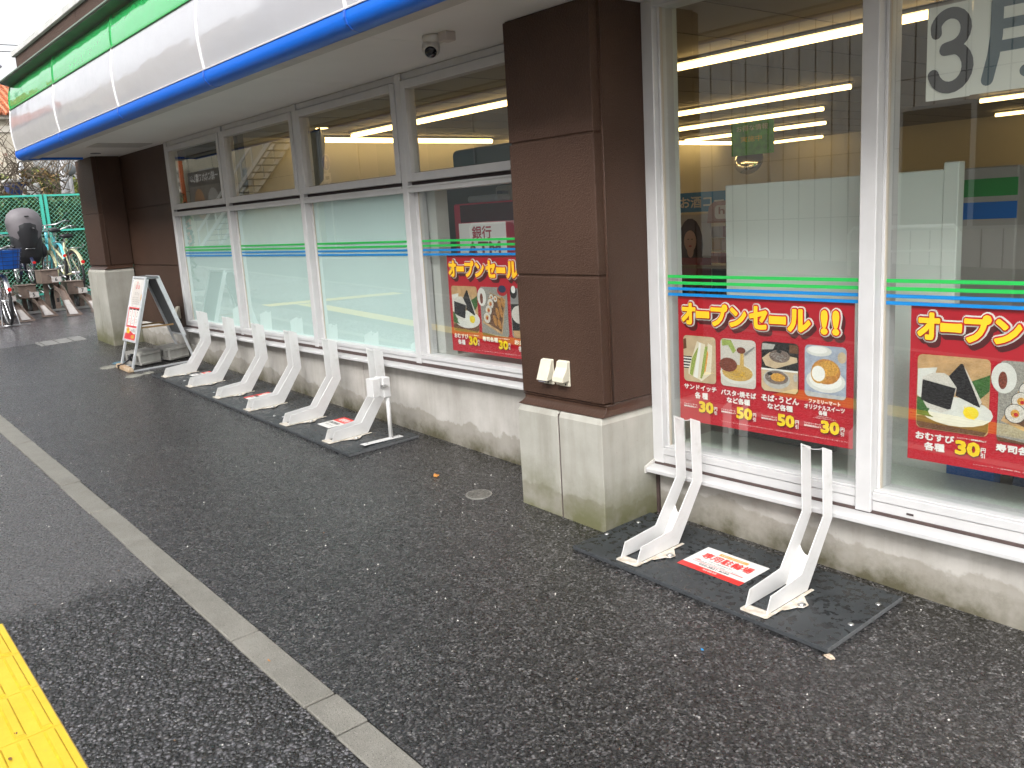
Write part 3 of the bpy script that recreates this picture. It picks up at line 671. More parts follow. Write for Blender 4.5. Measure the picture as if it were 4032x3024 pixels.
def pic(c, u0, v0, u1, v1, base): c.rrect(u0, v0, u1, v1, .018, base)
def noodles(c, u, v, a, b_, m1, m2, n, w_=.0014):
    random.seed(int(u*1000))
    for _ in range(n):
        t = random.uniform(0, 6.28); q = random.uniform(0, .8); cx, cy = u+math.cos(t)*a*q, v+math.sin(t)*b_*q; rr = random.uniform(.3, .6)*min(a, b_)*1.3; s0 = random.uniform(0, 6.28); pts = []; ins = []
        for i in range(7):
            s = s0+i*.38; x_, y_ = cx+math.cos(s)*rr, cy+math.sin(s)*rr*.6
            pts.append((x_, y_)); ins.append((cx+math.cos(s)*(rr-w_), cy+math.sin(s)*(rr*.6-w_)))
        c.poly(pts+ins[::-1], random.choice((m1, m2)))
def poster_a(x0, z0, label):
    c = Card((x0, .058, z0)); Wd, Hd = .839, .567
    c.rect(0, 0, Wd, Hd, RED)
    title(c, 0, .034, .09, TB)
    o = c.build('poster'); tag(o, label, 'poster', 'sale posters behind the glass')
    def child(nm, fn):
        k = Card((x0, .058-.0045, z0)); fn(k); k.build(nm, o)
    def p1(k):
        u0, v0, u1, v1 = .029, .177, .205, .383; pic(k, u0, v0, u1, v1, tan)
        k.rect(u0, .27, .075, .325, BLK)
        for i in range(4): k.rect(u0, .275+i*.013, .076, .281+i*.013, WHT)
        k.poly([(u0+.001, .195), (u0+.016, .190), (u0+.018, .235), (u0, .24)], choc)
        k.poly([(.105, .20), (.15, .212), (.12, .372), (.055, .35), (.055, .33)], bread); k.poly([(.105, .232), (.113, .226), (.078, .358), (.062, .35), (.075, .28)], lett)
        k.poly([(.118, .206), (.128, .208), (.105, .366), (.085, .36)], WHT)
        k.poly([(.165, .205), (.188, .214), (.178, .34), (.125, .378), (.118, .372)], bread); k.poly([(.148, .222), (.163, .218), (.158, .30), (.128, .366), (.120, .362)], lett); k.poly([(.160, .235), (.166, .25), (.150, .33), (.142, .34)], ORG)
    def p2(k):
        u0, v0, u1, v1 = .23, .177, .408, .382; pic(k, u0, v0, u1, v1, rice)
        k.poly([(.235, .18), (.285, .182), (.31, .225), (.295, .24), (.27, .205), (.24, .21)], lett); k.ell(.315, .325, .088, .045, plate); k.ell(.315, .320, .078, .036, pasta)
        noodles(k, .318, .325, .062, .028, pasta, YELO, 60)
        k.poly([(.335, .225), (.35, .225), (.352, .30), (.33, .30)], pasta); k.ell(.272, .288, .046, .030, meat); k.ell(.338, .222, .022, .014, meat); k.poly([(.352, .235), (.404, .200), (.405, .206), (.358, .243)], GRY)
    def p3(k):
        u0, v0, u1, v1 = .435, .175, .607, .38; pic(k, u0, v0, u1, v1, BLK); k.poly([(.44, .183), (.50, .185), (.49, .205), (.437, .21)], bowl); k.rect(.565, .182, .604, .215, choc)
        k.poly([(.438, .245), (.475, .218), (.60, .232), (.602, .25), (.50, .285), (.455, .275)], tan); k.ell(.52, .232, .048, .026, soba); noodles(k, .52, .234, .036, .018, bowl, soba, 46); k.ell(.52, .212, .012, .006, BLK)
        k.poly([(.436, .290), (.606, .290), (.606, .365), (.595, .379), (.45, .379), (.437, .365)], tan); k.rect(.436, .285, .606, .292, WHT)
        k.ell(.508, .327, .063, .040, bowl); k.ell(.508, .320, .055, .028, soba); noodles(k, .50, .322, .035, .018, soba, bowl, 30); k.ell(.515, .318, .034, .017, temp); k.ell(.478, .306, .012, .007, BLK); k.ell(.596, .312, .010, .016, bowl)
    def p4(k):
        u0, v0, u1, v1 = .634, .174, .811, .379; pic(k, u0, v0, u1, v1, blu); k.ell(.695, .196, .055, .021, plate); k.ell(.69, .192, .042, .014, WHT); k.ell(.792, .215, .018, .022, tan)
        k.ell(.724, .312, .084, .046, plate); k.ell(.724, .308, .070, .037, WHT); k.ell(.725, .275, .062, .050, puff); k.ell(.735, .262, .045, .030, temp); k.ell(.695, .287, .034, .037, temp); k.ell(.694, .285, .029, .031, WHT)
    for f_ in (p1, p2, p3, p4): child('food_photo', f_)
    def words(k):
        k.text('サンドイッチ', .030, .397, .022, WHT, width=.176, grow=.0013, dirs=5); k.text('各 種', .090, .428, .028, WHT, width=.068, grow=.0013, dirs=5)
        price(k, '30', .112, .468); yen(k, .194, .484); small(k, .028, .484)
        k.text('パスタ･焼そば', .232, .399, .024, WHT, width=.176, grow=.0013, dirs=5); k.text('など各種', .262, .430, .024, WHT, width=.116, grow=.0013, dirs=5)
        price(k, '50', .312, .468); yen(k, .394, .484); small(k, .232, .484)
        k.text('そば･うどん', .436, .396, .026, WHT, width=.174, grow=.0013, dirs=5); k.text('など各種', .466, .430, .024, WHT, width=.116, grow=.0013, dirs=5)
        price(k, '50', .514, .470); yen(k, .596, .485); small(k, .436, .484)
        k.text('ファミリーマート', .656, .389, .016, WHT, width=.134, grow=.0009, dirs=5); k.text('オリジナルスイーツ', .637, .410, .018, WHT, width=.171, grow=.0009, dirs=5); k.text('各種', .699, .431, .017, WHT, grow=.001, dirs=5)
        k.text('※冷蔵商品が対象です。', .690, .452, .0045, WHT, width=.065); k.text('※一部対象外の商品がございます。', .675, .459, .0045, WHT, width=.100)
        price(k, '30', .711, .469); yen(k, .794, .485); small(k, .636, .484); fine(k, .236, .537, .59)
    child('lettering', words)
    return o
def poster_b(x0, z0, label, w_=.84):
    c = Card((x0, .058, z0)); c.rect(0, 0, w_, .57, RED)
    title(c, 0, .036, .09, TB); o = c.build('poster'); tag(o, label, 'poster', 'sale posters behind the glass')
    def child(nm, fn):
        k = Card((x0, .058-.0045, z0)); fn(k); k.build(nm, o)
    def p1(k):
        pic(k, .030, .182, .276, .449, wood); k.poly([(.031, .405), (.275, .380), (.275, .43), (.262, .448), (.045, .448), (.032, .435)], choc)
        k.ell(.165, .375, .125, .052, plate); k.poly([(.032, .235), (.10, .225), (.06, .35), (.032, .33)], plate); k.poly([(.20, .27), (.275, .235), (.275, .29), (.225, .345)], leafg); k.poly([(.032, .335), (.13, .355), (.15, .385), (.09, .405), (.032, .40)], leafg)
        k.ell(.172, .385, .10, .032, plate)
        k.poly([(.050, .262), (.085, .245), (.125, .243), (.158, .262), (.168, .292), (.15, .355), (.120, .385), (.068, .372), (.045, .335)], rice)
        k.poly([(.050, .272), (.165, .292), (.150, .368), (.12, .375), (.046, .345)], nori); k.poly([(.055, .352), (.148, .372), (.125, .383), (.075, .372)], rice)
        k.poly([(.178, .205), (.186, .205), (.252, .335), (.245, .35), (.165, .318), (.168, .29), (.140, .252)], nori); k.poly([(.190, .215), (.196, .222), (.252, .33), (.247, .345)], rice); k.ell(.218, .372, .026, .022, lemon)
        k.poly([(.194, .35), (.202, .39), (.232, .395)], YEL)
    def p2(k):
        pic(k, .303, .181, .545, .455, cloth); k.ell(.318, .24, .040, .052, plate); k.ell(.315, .248, .014, .030, meat); k.ell(.505, .198, .045, .030, RED2); k.ell(.505, .190, .034, .02, NAVY)
        k.poly([(.395, .212), (.53, .245), (.485, .445), (.315, .385)], wood); k.poly([(.400, .222), (.520, .252), (.480, .430), (.327, .375)], choc)
        for a_, b2, r_ in ((.405, .238, .018), (.44, .246, .017), (.395, .275, .028), (.375, .312, .029), (.358, .355, .031)):
            k.ell(a_, b2, r_+.002, r_+.002, nori); k.ell(a_, b2, r_, r_, rice); k.ell(a_, b2, r_*.45, r_*.45, temp); k.ell(a_+.003, b2+.003, r_*.22, r_*.22, RED)
        for a_, b2 in ((.475, .272), (.505, .262), (.455, .325), (.487, .318), (.430, .368), (.468, .385)): k.ell(a_, b2, .014, .032, inari, rot=-.35)
        k.poly([(.303, .44), (.42, .452), (.42, .455), (.31, .455)], choc)
    def p3(k):
        pic(k, .572, .182, .808, .455, GRY); k.ell(.60, .205, .03, .035, BLK); k.ell(.60, .19, .018, .02, WHT); k.poly([(.573, .27), (.807, .26), (.807, .42), (.58, .43)], BLK); k.ell(.645, .325, .07, .050, rice); k.ell(.70, .36, .035, .026, inari); k.ell(.73, .31, .035, .025, lett); k.ell(.765, .35, .03, .03, temp); k.poly([(.58, .415), (.807, .405), (.807, .44), (.795, .454), (.59, .454)], wood)
    def words(k):
        k.text('おむすび', .031, .464, .026, WHT, width=.134, grow=.0014, dirs=5); k.text('各種', .063, .498, .028, WHT, width=.070, grow=.0014, dirs=5)
        price(k, '30', .172, .475, .08); yen(k, .256, .489); k.text('ファミリーマート通常価格(税込)より', .175, .4625, .0065, WHT, width=.097, grow=.0003, dirs=3)
        k.text('寿司各種', .304, .465, .026, WHT, width=.138, grow=.0014, dirs=5); price(k, '30', .450, .478, .08); yen(k, .535, .489); k.text('ファミリーマート通常価格(税込)より', .450, .4635, .0065, WHT, width=.097, grow=.0003, dirs=3)
        k.text('お弁当', .590, .464, .026, WHT, width=.120, grow=.0014, dirs=5); k.text('各種', .620, .498, .028, WHT, width=.070, grow=.0014, dirs=5); price(k, '50', .722, .478, .076); yen(k, .803, .489); fine(k, .233, .547, .59)
    for f_ in (p1, p2, p3): child('food_photo', f_)
    child('lettering', words); return o
poster_a(-2.5394, 1.0454, 'red sale poster with sandwich, pasta, noodles and cream puff, right of the pillar')
poster_b(-1.4878, 1.0538, 'red sale poster with rice balls, in the window at the right edge')
poster_b(-4.272, 1.228, 'red sale poster with rice balls, partly hidden behind the middle pillar')
# month sheets
c = Card((-1.459, .058, 2.022)); c.rect(0, 0, .1425, .295, mat('paper', (.84, .84, .76), .6)); 
def stroke(c, pts, r, m):
    n = len(pts)
    for p in pts: c.ell(p[0], p[1], r, r, m, 14)
    for a, b_ in zip(pts[:-1], pts[1:]):
        d = Vector((b_[0]-a[0], b_[1]-a[1])); q = Vector((-d.y, d.x)).normalized()*r
        c.poly([(a[0]+q.x, a[1]+q.y), (b_[0]+q.x, b_[1]+q.y), (b_[0]-q.x, b_[1]-q.y), (a[0]-q.x, a[1]-q.y)], m)
ink = mat('ink', (.05, .045, .045), .6)
pts = [(.030, .085)]+[(.075+.050*math.cos(R(a)), .080+.052*math.sin(R(a))) for a in range(-160, 75, 18)]+[(.060, .135)]
stroke(c, pts, .0175, ink); pts = [(.060, .140)]+[(.078+.056*math.cos(R(a)), .198+.062*math.sin(R(a))) for a in range(-70, 165, 18)]
stroke(c, pts, .0185, ink)
o = c.build('month_sheet'); tag(o, 'pale paper sheet with a large dark numeral 3 stuck inside the window', 'paper sign')
c = Card((-1.3165, .0585, 2.04)); c.rect(0, 0, .42, .31, mat('paper')); ink2 = mat('ink_blue', (.09, .13, .15), .6)
stroke(c, [(.075, .04), (.075, .14), (.068, .20), (.052, .27)], .019, ink2); stroke(c, [(.075, .045), (.215, .045)], .015, ink2); stroke(c, [(.215, .045), (.215, .265), (.195, .272), (.165, .258)], .018, ink2)
stroke(c, [(.08, .11), (.21, .11)], .015, ink2); stroke(c, [(.08, .175), (.21, .175)], .017, ink2)
o = c.build('month_sheet'); tag(o, 'pale paper sheet with a blue-grey character for month, cut by the right edge', 'paper sign')

# ------------------------------------------------------------------ cycle stands on black boards
boardm = N('wet_black_board')
v1 = boardm.noise(38, 3, .55); mp = boardm.new('ShaderNodeMapping'); mp.inputs['Scale'].default_value = (1, 1, 1); boardm.l(boardm.obj(), mp.inputs[0])
drop = boardm.ramp(v1, (.535, 0.0), (.56, 1.0)); cl = boardm.noise(3.5, 4)
drop = boardm.math('MULTIPLY', drop, boardm.ramp(cl, (.28, .35), (.42, 1.0)))
c_ = boardm.ramp(boardm.noise(2, 6, .7), (.3, (.022, .026, .029)), (.7, (.048, .055, .060)))
c_ = boardm.mix(boardm.math('MULTIPLY', drop, .75), c_, (.007, .008, .009)); boardm.l(c_, boardm.b.inputs['Base Color'])
boardm.l(boardm.math('SUBTRACT', .46, boardm.math('MULTIPLY', drop, .22)), boardm.b.inputs['Roughness'])
boardm.l(boardm.bump(boardm.noise(400, 2), .12, .001), boardm.b.inputs['Normal']); boardm = boardm.m
board_e = mat('board_edge', (.13, .135, .14), .4, noise=.3, nscale=60)
def board(x0, x1, label, bolts, group=None):
    """board lying on the sloping pavement, top 18 mm up"""
    ya, yb = -.552, -.052; t = thing('base_board', label, 'base board', (x0, ya, gz(x0, ya)), group)
    def Z(x_, y_): return gz(x_, y_)-gz(x0, ya)
    P = lambda x_, y_, h: (x_-x0, y_-ya, Z(x_, y_)+h)
    q = MB(); q.loft([[P(x0, ya, .001), P(x1, ya, .001), P(x1, yb, .001), P(x0, yb, .001)], [P(x0, ya, .018), P(x1, ya, .018), P(x1, yb, .018), P(x0, yb, .018)]])
    q.build('panel', t, boardm, bevel=.0015)
    e = MB(); e.loft([[P(x0, ya-.002, .002), P(x1+.002, ya-.002, .002), P(x1+.002, ya-.0003, .002), P(x0, ya-.0003, .002)], [P(x0, ya-.002, .0165), P(x1+.002, ya-.002, .0165), P(x1+.002, ya-.0003, .0165), P(x0, ya-.0003, .0165)]])
    e.build('edge_strip', t, mat('board_edge_dark', (.06, .065, .07), .35, noise=.3, nscale=60))
    e = MB(); e.loft([[P(x1+.0004, ya, .002), P(x1+.0025, ya, .002), P(x1+.0025, yb, .002), P(x1+.0004, yb, .002)], [P(x1+.0004, ya, .0168), P(x1+.0025, ya, .0168), P(x1+.0025, yb, .0168), P(x1+.0004, yb, .0168)]])
    e.build('edge_strip', t, board_e)
    for bx, by in bolts:
        b_ = MB(); b_.lathe([(.0105, 0), (.0105, .0015), (.007, .0045), (.002, .006)], P(bx, by, .0185), 14); b_.build('bolt', t, steel)
    return t
board(-2.64, -1.44, 'black wet board under the two cycle stands beside the pillar', [(-2.635+.02, -.37), (-2.60, -.18), (-1.47, -.165), (-1.465, -.36)])
LB = [-8.06, -6.89, -5.72, -4.555]
board(LB[0], LB[1]-.004, 'black board furthest left, at the foot of the folding sign', [(-7.5, -.46)], 'black boards under the row of six stands')
board(LB[1], LB[2]-.004, 'black board in the middle of the three joined boards', [(-6.85, -.46), (-5.76, -.46)], 'black boards under the row of six stands')
board(LB[2], LB[3], 'black board nearest on the left side, carrying the lock box post', [(-5.68, -.43), (-5.66, -.40)], 'black boards under the row of six stands')

def stand():
    """U-shaped cycle stand: two bent side plates, base flange with a bolted lug, web and top tie. origin: base front centre"""
    t = thing('cycle_stand', '', 'cycle stand'); w2 = .044; th = .004
    pr = [(.0, .004), (.030, .066), (.222, .080), (.372, .262), (.372, .530), (.436, .502), (.436, .238), (.262, .004)]
    for s_ in (-1, 1):
        q = MB(); q.prism(pr, s_*w2-th/2, s_*w2+th/2); q.build('side_plate', t, rackw, bevel=.0012)
    q = MB()
    q.add([(-.052, -.018, .004), (.052, -.018, .004), (.058, -.010, .004), (.058, 0.03, .004), (-.058, .03, .004), (-.058, -.010, .004),
           (-.052, -.018, 0), (.052, -.018, 0), (.058, -.010, 0), (.058, .03, 0), (-.058, .03, 0), (-.058, -.010, 0)],
          [(0, 1, 2, 3, 4, 5), (6, 7, 1, 0), (7, 8, 2, 1), (8, 9, 3, 2), (9, 10, 4, 3), (10, 11, 5, 4), (11, 6, 0, 5)])
    q.box(-.058, -.0465, .03, .283, 0, .004); q.box(.0465, .060, .03, .283, 0, .004)
    q.prism([(.060, .075), (.068, .078), (.090, .125), (.108, .135), (.110, .165), (.095, .178), (.070, .205), (.060, .215)], .0002, .0038, 'z')
    q.build('base_flange', t, rack_edge, bevel=.001)
    q = MB(); q.lathe([(.013, 0), (.013, .0012), (.0095, .0014), (.0095, .005), (.006, .0065)], (.092, .150, .004), 16); q.build('bolt', t, steel)
    q = MB(); q.lathe([(.0150, 0), (.0150, .0006)], (.092, .150, .0038), 16); q.build('washer', t, blackp)
    # rear web with a scooped top edge, following the slanted section
    q = MB(); n = 8; k = .174/.234
    lo, hi = [], []
    for i in range(n+1):
        u_ = -w2+2*w2*i/n; dip = math.sin(math.pi*i/n)*.028; zt = .135-dip
        lo.append((u_, .262-.004, .004)); hi.append((u_, .262+(zt-.004)*k-.004, zt))
    for i in range(n):
        q.quad(lo[i], lo[i+1], hi[i+1], hi[i]); q.quad(*[(p[0], p[1]-.003, p[2]) for p in (lo[i], lo[i+1], hi[i+1], hi[i])]); q.quad(hi[i], hi[i+1], (hi[i+1][0], hi[i+1][1]-.003, hi[i+1][2]), (hi[i][0], hi[i][1]-.003, hi[i][2]))
    q.build('web', t, rackw)
    q = MB(); n = 8
    for i in range(n):
        a, b_ = -w2+2*w2*i/n, -w2+2*w2*(i+1)/n; d1, d2 = .010*math.sin(math.pi*i/n), .010*math.sin(math.pi*(i+1)/n)
        q.add([(a, .376, .526-d1), (b_, .376, .526-d2), (b_, .384, .523-d2), (a, .384, .523-d1), (a, .376, .5235-d1), (b_, .376, .5235-d2), (b_, .384, .5205-d2), (a, .384, .5205-d1)], [(0, 1, 2, 3), (4, 7, 6, 5), (0, 4, 5, 1), (2, 6, 7, 3)])
    q.build('top_tie', t, rackw)
    return t
proto = stand(); first = True
rk = [(-7.825, 'white cycle stand nearest the folding sign, first in the row of six'), (-7.24, 'second white cycle stand counted from the folding sign'),
      (-6.655, 'third white cycle stand from the folding sign'), (-6.08, 'fourth white cycle stand from the folding sign, behind a red and white sticker'),
      (-5.485, 'fifth white cycle stand, next to the one hidden by the lock box'), (-4.885, 'white cycle stand standing behind the lock box post'),
      (-2.355, 'white cycle stand closest to the concrete pillar base'), (-1.745, 'white cycle stand at the far right, beyond the parking sticker')]
for i, (x_, lb) in enumerate(rk):
    s_ = proto if i == 0 else copy_tree(proto)
    s_.location = (x_, -.512, gz(x_, -.512)+.0185); s_.rotation_euler = (R(1.7), 0, 0); s_['label'] = lb; s_['group'] = 'white cycle stands along the shop wall'

# stickers on the boards
def sticker(x0, x1, y0, y1, label, kind):
    """v runs towards the street"""
    zz = gz((x0+x1)/2, (y0+y1)/2)
    o_ = Vector((x0, y1, gz(x0, y1)+.0192)); U = Vector((1, 0, -.037)); V = Vector((0, -1, -.03))
    c = Card(o_, U, V, (0, 0, 1)); W_, H_ = x1-x0, y1-y0
    c.rect(0, 0, W_, H_, flat('sticker_white', (.74, .73, .70), .3)); SR = flat('sticker_red', (.72, .035, .03), .3); SO = flat('sticker_orange', (.80, .36, .08), .3)
    if kind == 'big':
        c.rect(0, H_*.82, W_, H_, SR); c.rect(W_*.27, H_*.09, W_*.73, H_*.19, SO); c.text('駐輪場をご利用のお客様へ', W_*.30, H_*.115, .008, WHT, width=W_*.38)
        c.text('専用駐輪場', W_*.11, H_*.23, H_*.24, SR, width=W_*.78, grow=.0016, dirs=5); c.text('歩道での無断駐輪を禁止、', W_*.29, H_*.52, .009, BLK, width=W_*.40); c.text('自転車は間をあけて駐輪してください。', W_*.20, H_*.605, .008, BLK, width=W_*.62)
        c.rect(W_*.10, H_*.60, W_*.19, H_*.62, SR); c.rect(W_*.72, H_*.665, W_*.90, H_*.69, SR); c.rect(W_*.12, H_*.57, W_*.18, H_*.585, SR); c.rect(W_*.09, H_*.672, W_*.88, H_*.685, SR)
        c.text('050-3821-8282', W_*.24, H_*.715, .013, BLK, width=W_*.48, grow=.0004, dirs=3); c.text('駐輪場', W_*.38, H_*.865, .013, WHT, width=W_*.22)
    else:
        c.rect(0, 0, W_, H_*.42, SR) if kind == 'a' else c.rect(0, 0, W_*.4, H_, SR)
        c.text('駐輪場', W_*.18, H_*.10, H_*.22, WHT, width=W_*.6, grow=.001, dirs=4); c.text('自転車専用', W_*.12, H_*.5, H_*.15, BLK, width=W_*.7, grow=.0008, dirs=4); c.text('ご利用ください', W_*.12, H_*.72, H_*.1, BLK, width=W_*.7)
    tag(c.build('sticker'), label, 'sticker')
sticker(-2.207, -1.907, -.386, -.182, 'white and red sticker reading bicycle parking between the two right stands', 'big')
sticker(-5.318, -5.158, -.360, -.150, 'white sticker with a red top beside the sixth stand', 'a')
sticker(-6.482, -6.380, -.378, -.168, 'white sticker with red lettering beside the fourth stand', 'b')
sticker(-7.702, -7.622, -.345, -.162, 'white sticker with a red patch between the first two stands', 'a')
# lock box on a post
x_ = -4.63; zb = gz(x_, -.21)+.0187
t = thing('lock_box_post', 'white lock box on a slim post bolted to the end of the board', 'lock box', (x_, -.21, zb))
q = MB(); q.box(-.026, .026, -.205, .075, 0, .004); q.build('base_plate', t, rackw, bevel=.001)
for yy in (-.175, .048): q = MB(); q.lathe([(.009, 0), (.009, .003), (.004, .006)], (0, yy, .004), 14); q.build('bolt', t, steel)
q = MB(); q.tube([(0, 0, .003), (0, 0, .29)], .0135, 16); q.tube([(0, 0, .003), (0, 0, .006)], .017, 16); q.build('post', t, rackw)
q = MB(); q.box(-.055, .020, -.035, .015, .268, .392); q.build('box_body', t, rackw, bevel=.004, seg=2)
q = MB(); q.box(-.060, .016, -.108, -.052, .278, .392); bx = q.build('box_cover', t, rackw, bevel=.004, seg=2)
q = MB(); q.box(-.054, .012, -.052, -.035, .272, .396); q.build('gasket', t, rackw, bevel=.002)
q = MB(); q.box(.012, .030, -.050, -.020, .330, .350); q.cyl((.030, -.034, .340), .007, .006, axis='x'); q.box(.018, .036, -.030, -.012, .336, .346); q.build('latch', t, steel, bevel=.001)

# ------------------------------------------------------------------ folding sign, blocks, outlets, camera
def P3(x_, y_, h): return (x_, y_, gz(x_, y_)+h)
A = thing('folding_sign', 'aluminium folding pavement sign with a red and white menu sheet', 'pavement sign', (-8.57, -.32, gz(-8.57, -.32)))
A.location = (0, 0, 0)
xa, xb = -8.755, -8.395
def leaf(y0, y1, face):
    """leg foot y0 -> hinge y1"""
    z0a, z1 = gz(-8.57, y0)+.008, 1.065
    f = lambda t: (y0+(y1-y0)*t, z0a+(z1-z0a)*t)
    q = MB()
    for x0_, x1_ in ((xa, xa+.022), (xb-.022, xb)):
        (ya_, za_), (yb_, zb_) = f(0), f(1); d = .011
        q.loft([[(x0_, ya_-d, za_), (x1_, ya_-d, za_), (x1_, ya_+d, za_), (x0_, ya_+d, za_)], [(x0_, yb_-d, zb_-.01), (x1_, yb_-d, zb_-.01), (x1_, yb_+d, zb_-.01), (x0_, yb_+d, zb_-.01)]])
    q.build('leg_frame', A, alupol, bevel=.003)
    ta, tb = .29, 1.0; (ya_, za_), (yb_, zb_) = f(ta), f(tb)
    up = Vector((0, yb_-ya_, zb_-za_)).normalized(); nn = Vector((0, -up.z, up.y)) if face < 0 else Vector((0, up.z, -up.y))
    o_ = Vector((xa-.004, ya_, za_)) + nn*.008; H_ = (Vector((0, yb_, zb_))-Vector((0, ya_, za_))).length; W_ = xb-xa+.008
    P = lambda u, v, w_: o_ + Vector((u, 0, 0)) + up*v + nn*w_
    def slab(u0, u1, v0, v1, w0, w1, nm, m_, **k):
        q = MB(); q.loft([[P(u0, v0, w0), P(u1, v0, w0), P(u1, v1, w0), P(u0, v1, w0)], [P(u0, v0, w1), P(u1, v0, w1), P(u1, v1, w1), P(u0, v1, w1)]]); return q.build(nm, A, m_, **k)
    slab(.01, W_-.01, .01, H_-.01, 0, .006, 'backing_panel', mat('sign_back', (.10, .105, .11), .45, noise=.2, nscale=5))
    for a_ in ((0, .022, 0, H_), (W_-.022, W_, 0, H_), (.022, W_-.022, 0, .022), (.022, W_-.022, H_-.022, H_)):
        slab(a_[0], a_[1], a_[2], a_[3], -.002, .016, 'snap_frame', alupol, bevel=.004, seg=2)
    return P, W_, H_, nn, up
P, W_, H_, nn, up = leaf(-.612, -.365, -1)
c = Card(P(.022, H_-.022, .0068), (1, 0, 0), -up, nn); w1, h1 = W_-.044, H_-.044
c.rect(0, 0, w1, h1, flat('menu_paper', (.68, .66, .63), .25)); MR = flat('menu_red', (.62, .05, .06), .3)
c.ell(w1*.42, h1*.24, w1*.42, h1*.21, flat('menu_circle', (.62, .58, .54), .3)); c.ell(w1*.36, h1*.135, .018, .018, MR); c.ell(w1*.36, h1*.135, .010, .010, flat('menu_circle', (.6, .6, .6))); c.rect(w1*.40, h1*.06, w1*.43, h1*.165, MR); c.ell(w1*.56, h1*.135, .018, .018, MR); c.ell(w1*.56, h1*.135, .010, .010, flat('menu_circle', (.6, .6, .6))); c.rect(w1*.60, h1*.11, w1*.63, h1*.165, MR); c.ell(w1*.41, h1*.055, .006, .009, MR)
c.text('カフェ', w1*.30, h1*.22, .026, GRY, width=w1*.4)
for i in range(4): c.text('ご注文はスマホで受け取りロッカー', w1*.14, h1*(.30+.035*i), .010, GRY, width=w1*.72)
c.rect(0, h1*.47, w1, h1, MR)
for i in range(3):
    u_ = w1*(.06+.31*i); c.rrect(u_, h1*.50, u_+w1*.27, h1*.77, .006, WHT); c.rect(u_+.01, h1*.49, u_+w1*.27-.01, h1*.515, BLK); c.ell(u_+w1*.135, h1*.58, .018, .028, GRY); c.ell(u_+w1*.135, h1*.58, .012, .020, WHT)
    for j in range(4): c.rect(u_+.012, h1*(.66+.024*j), u_+w1*.27-.012, h1*(.666+.024*j), GRY)
c.rect(w1*.0, h1*.80, w1, h1*.90, flat('menu_paper', (.68, .66, .63))); c.poly([(0, h1*.93), (w1*.45, h1*.86), (w1, h1*.93), (w1, h1), (0, h1)], MR); c.ell(w1*.22, h1*.855, .045, .03, temp); c.ell(w1*.30, h1*.875, .035, .016, YELO); c.ell(w1*.72, h1*.95, .05, .018, temp); c.text('新登場', w1*.52, h1*.82, .034, GRY, width=w1*.4); c.ell(w1*.93, h1*.30, .016, .03, temp)
c.build('menu_sheet', A)
leaf(-.03, -.285, 1)
q = MB(); q.loft([[(xa-.004, -.39, 1.045), (xb+.004, -.39, 1.045), (xb+.004, -.26, 1.045), (xa-.004, -.26, 1.045)], [(xa-.004, -.375, 1.068), (xb+.004, -.375, 1.068), (xb+.004, -.275, 1.068), (xa-.004, -.275, 1.068)]]); q.build('hinge', A, mat('hinge_grey', (.25, .26, .27), .4, .6), bevel=.004)
for zz, xx in ((.60, xb-.03), (.60, xa+.03)):
    q = MB(); q.box(xx-.003, xx+.003, -.475, -.18, zz, zz+.016); q.build('stay', A, mat('stay_brown', (.30, .19, .09), .5, .3))
q = MB()
for x0_ in (xa, xb-.02): q.loft([[P3(x0_, -.63, .0), P3(x0_+.02, -.63, .0), P3(x0_+.02, -.02, .0), P3(x0_, -.02, .0)], [P3(x0_, -.63, .012), P3(x0_+.02, -.63, .012), P3(x0_+.02, -.02, .012), P3(x0_, -.02, .012)]])
q.build('floor_rail', A, alupol)
q = MB(); q.loft([[P3(xa-.02, -.655, 0), P3(xb+.01, -.655, 0), P3(xb+.01, -.60, 0), P3(xa-.02, -.60, 0)], [P3(xa-.01, -.65, .04), P3(xb, -.65, .04), P3(xb, -.605, .04), P3(xa-.01, -.605, .04)]]); q.build('foot_cover', A, mat('foot_cream', (.55, .46, .33), .5, noise=.5, nscale=18, var=(.35, .2, .1)), bevel=.006)
q = MB(); q.tube([P3(-8.66, -.66, .01), P3(-8.655, -.665, .035), P3(-8.64, -.62, .045), P3(-8.60, -.56, .09)], .008, 6); q.ring(P3(-8.60, -.545, .10), .022, .014, 'x', 10, 5); q.ring(P3(-8.585, -.54, .09), .015, .012, 'y', 8, 5); q.build('cable_tie', A, blackp)

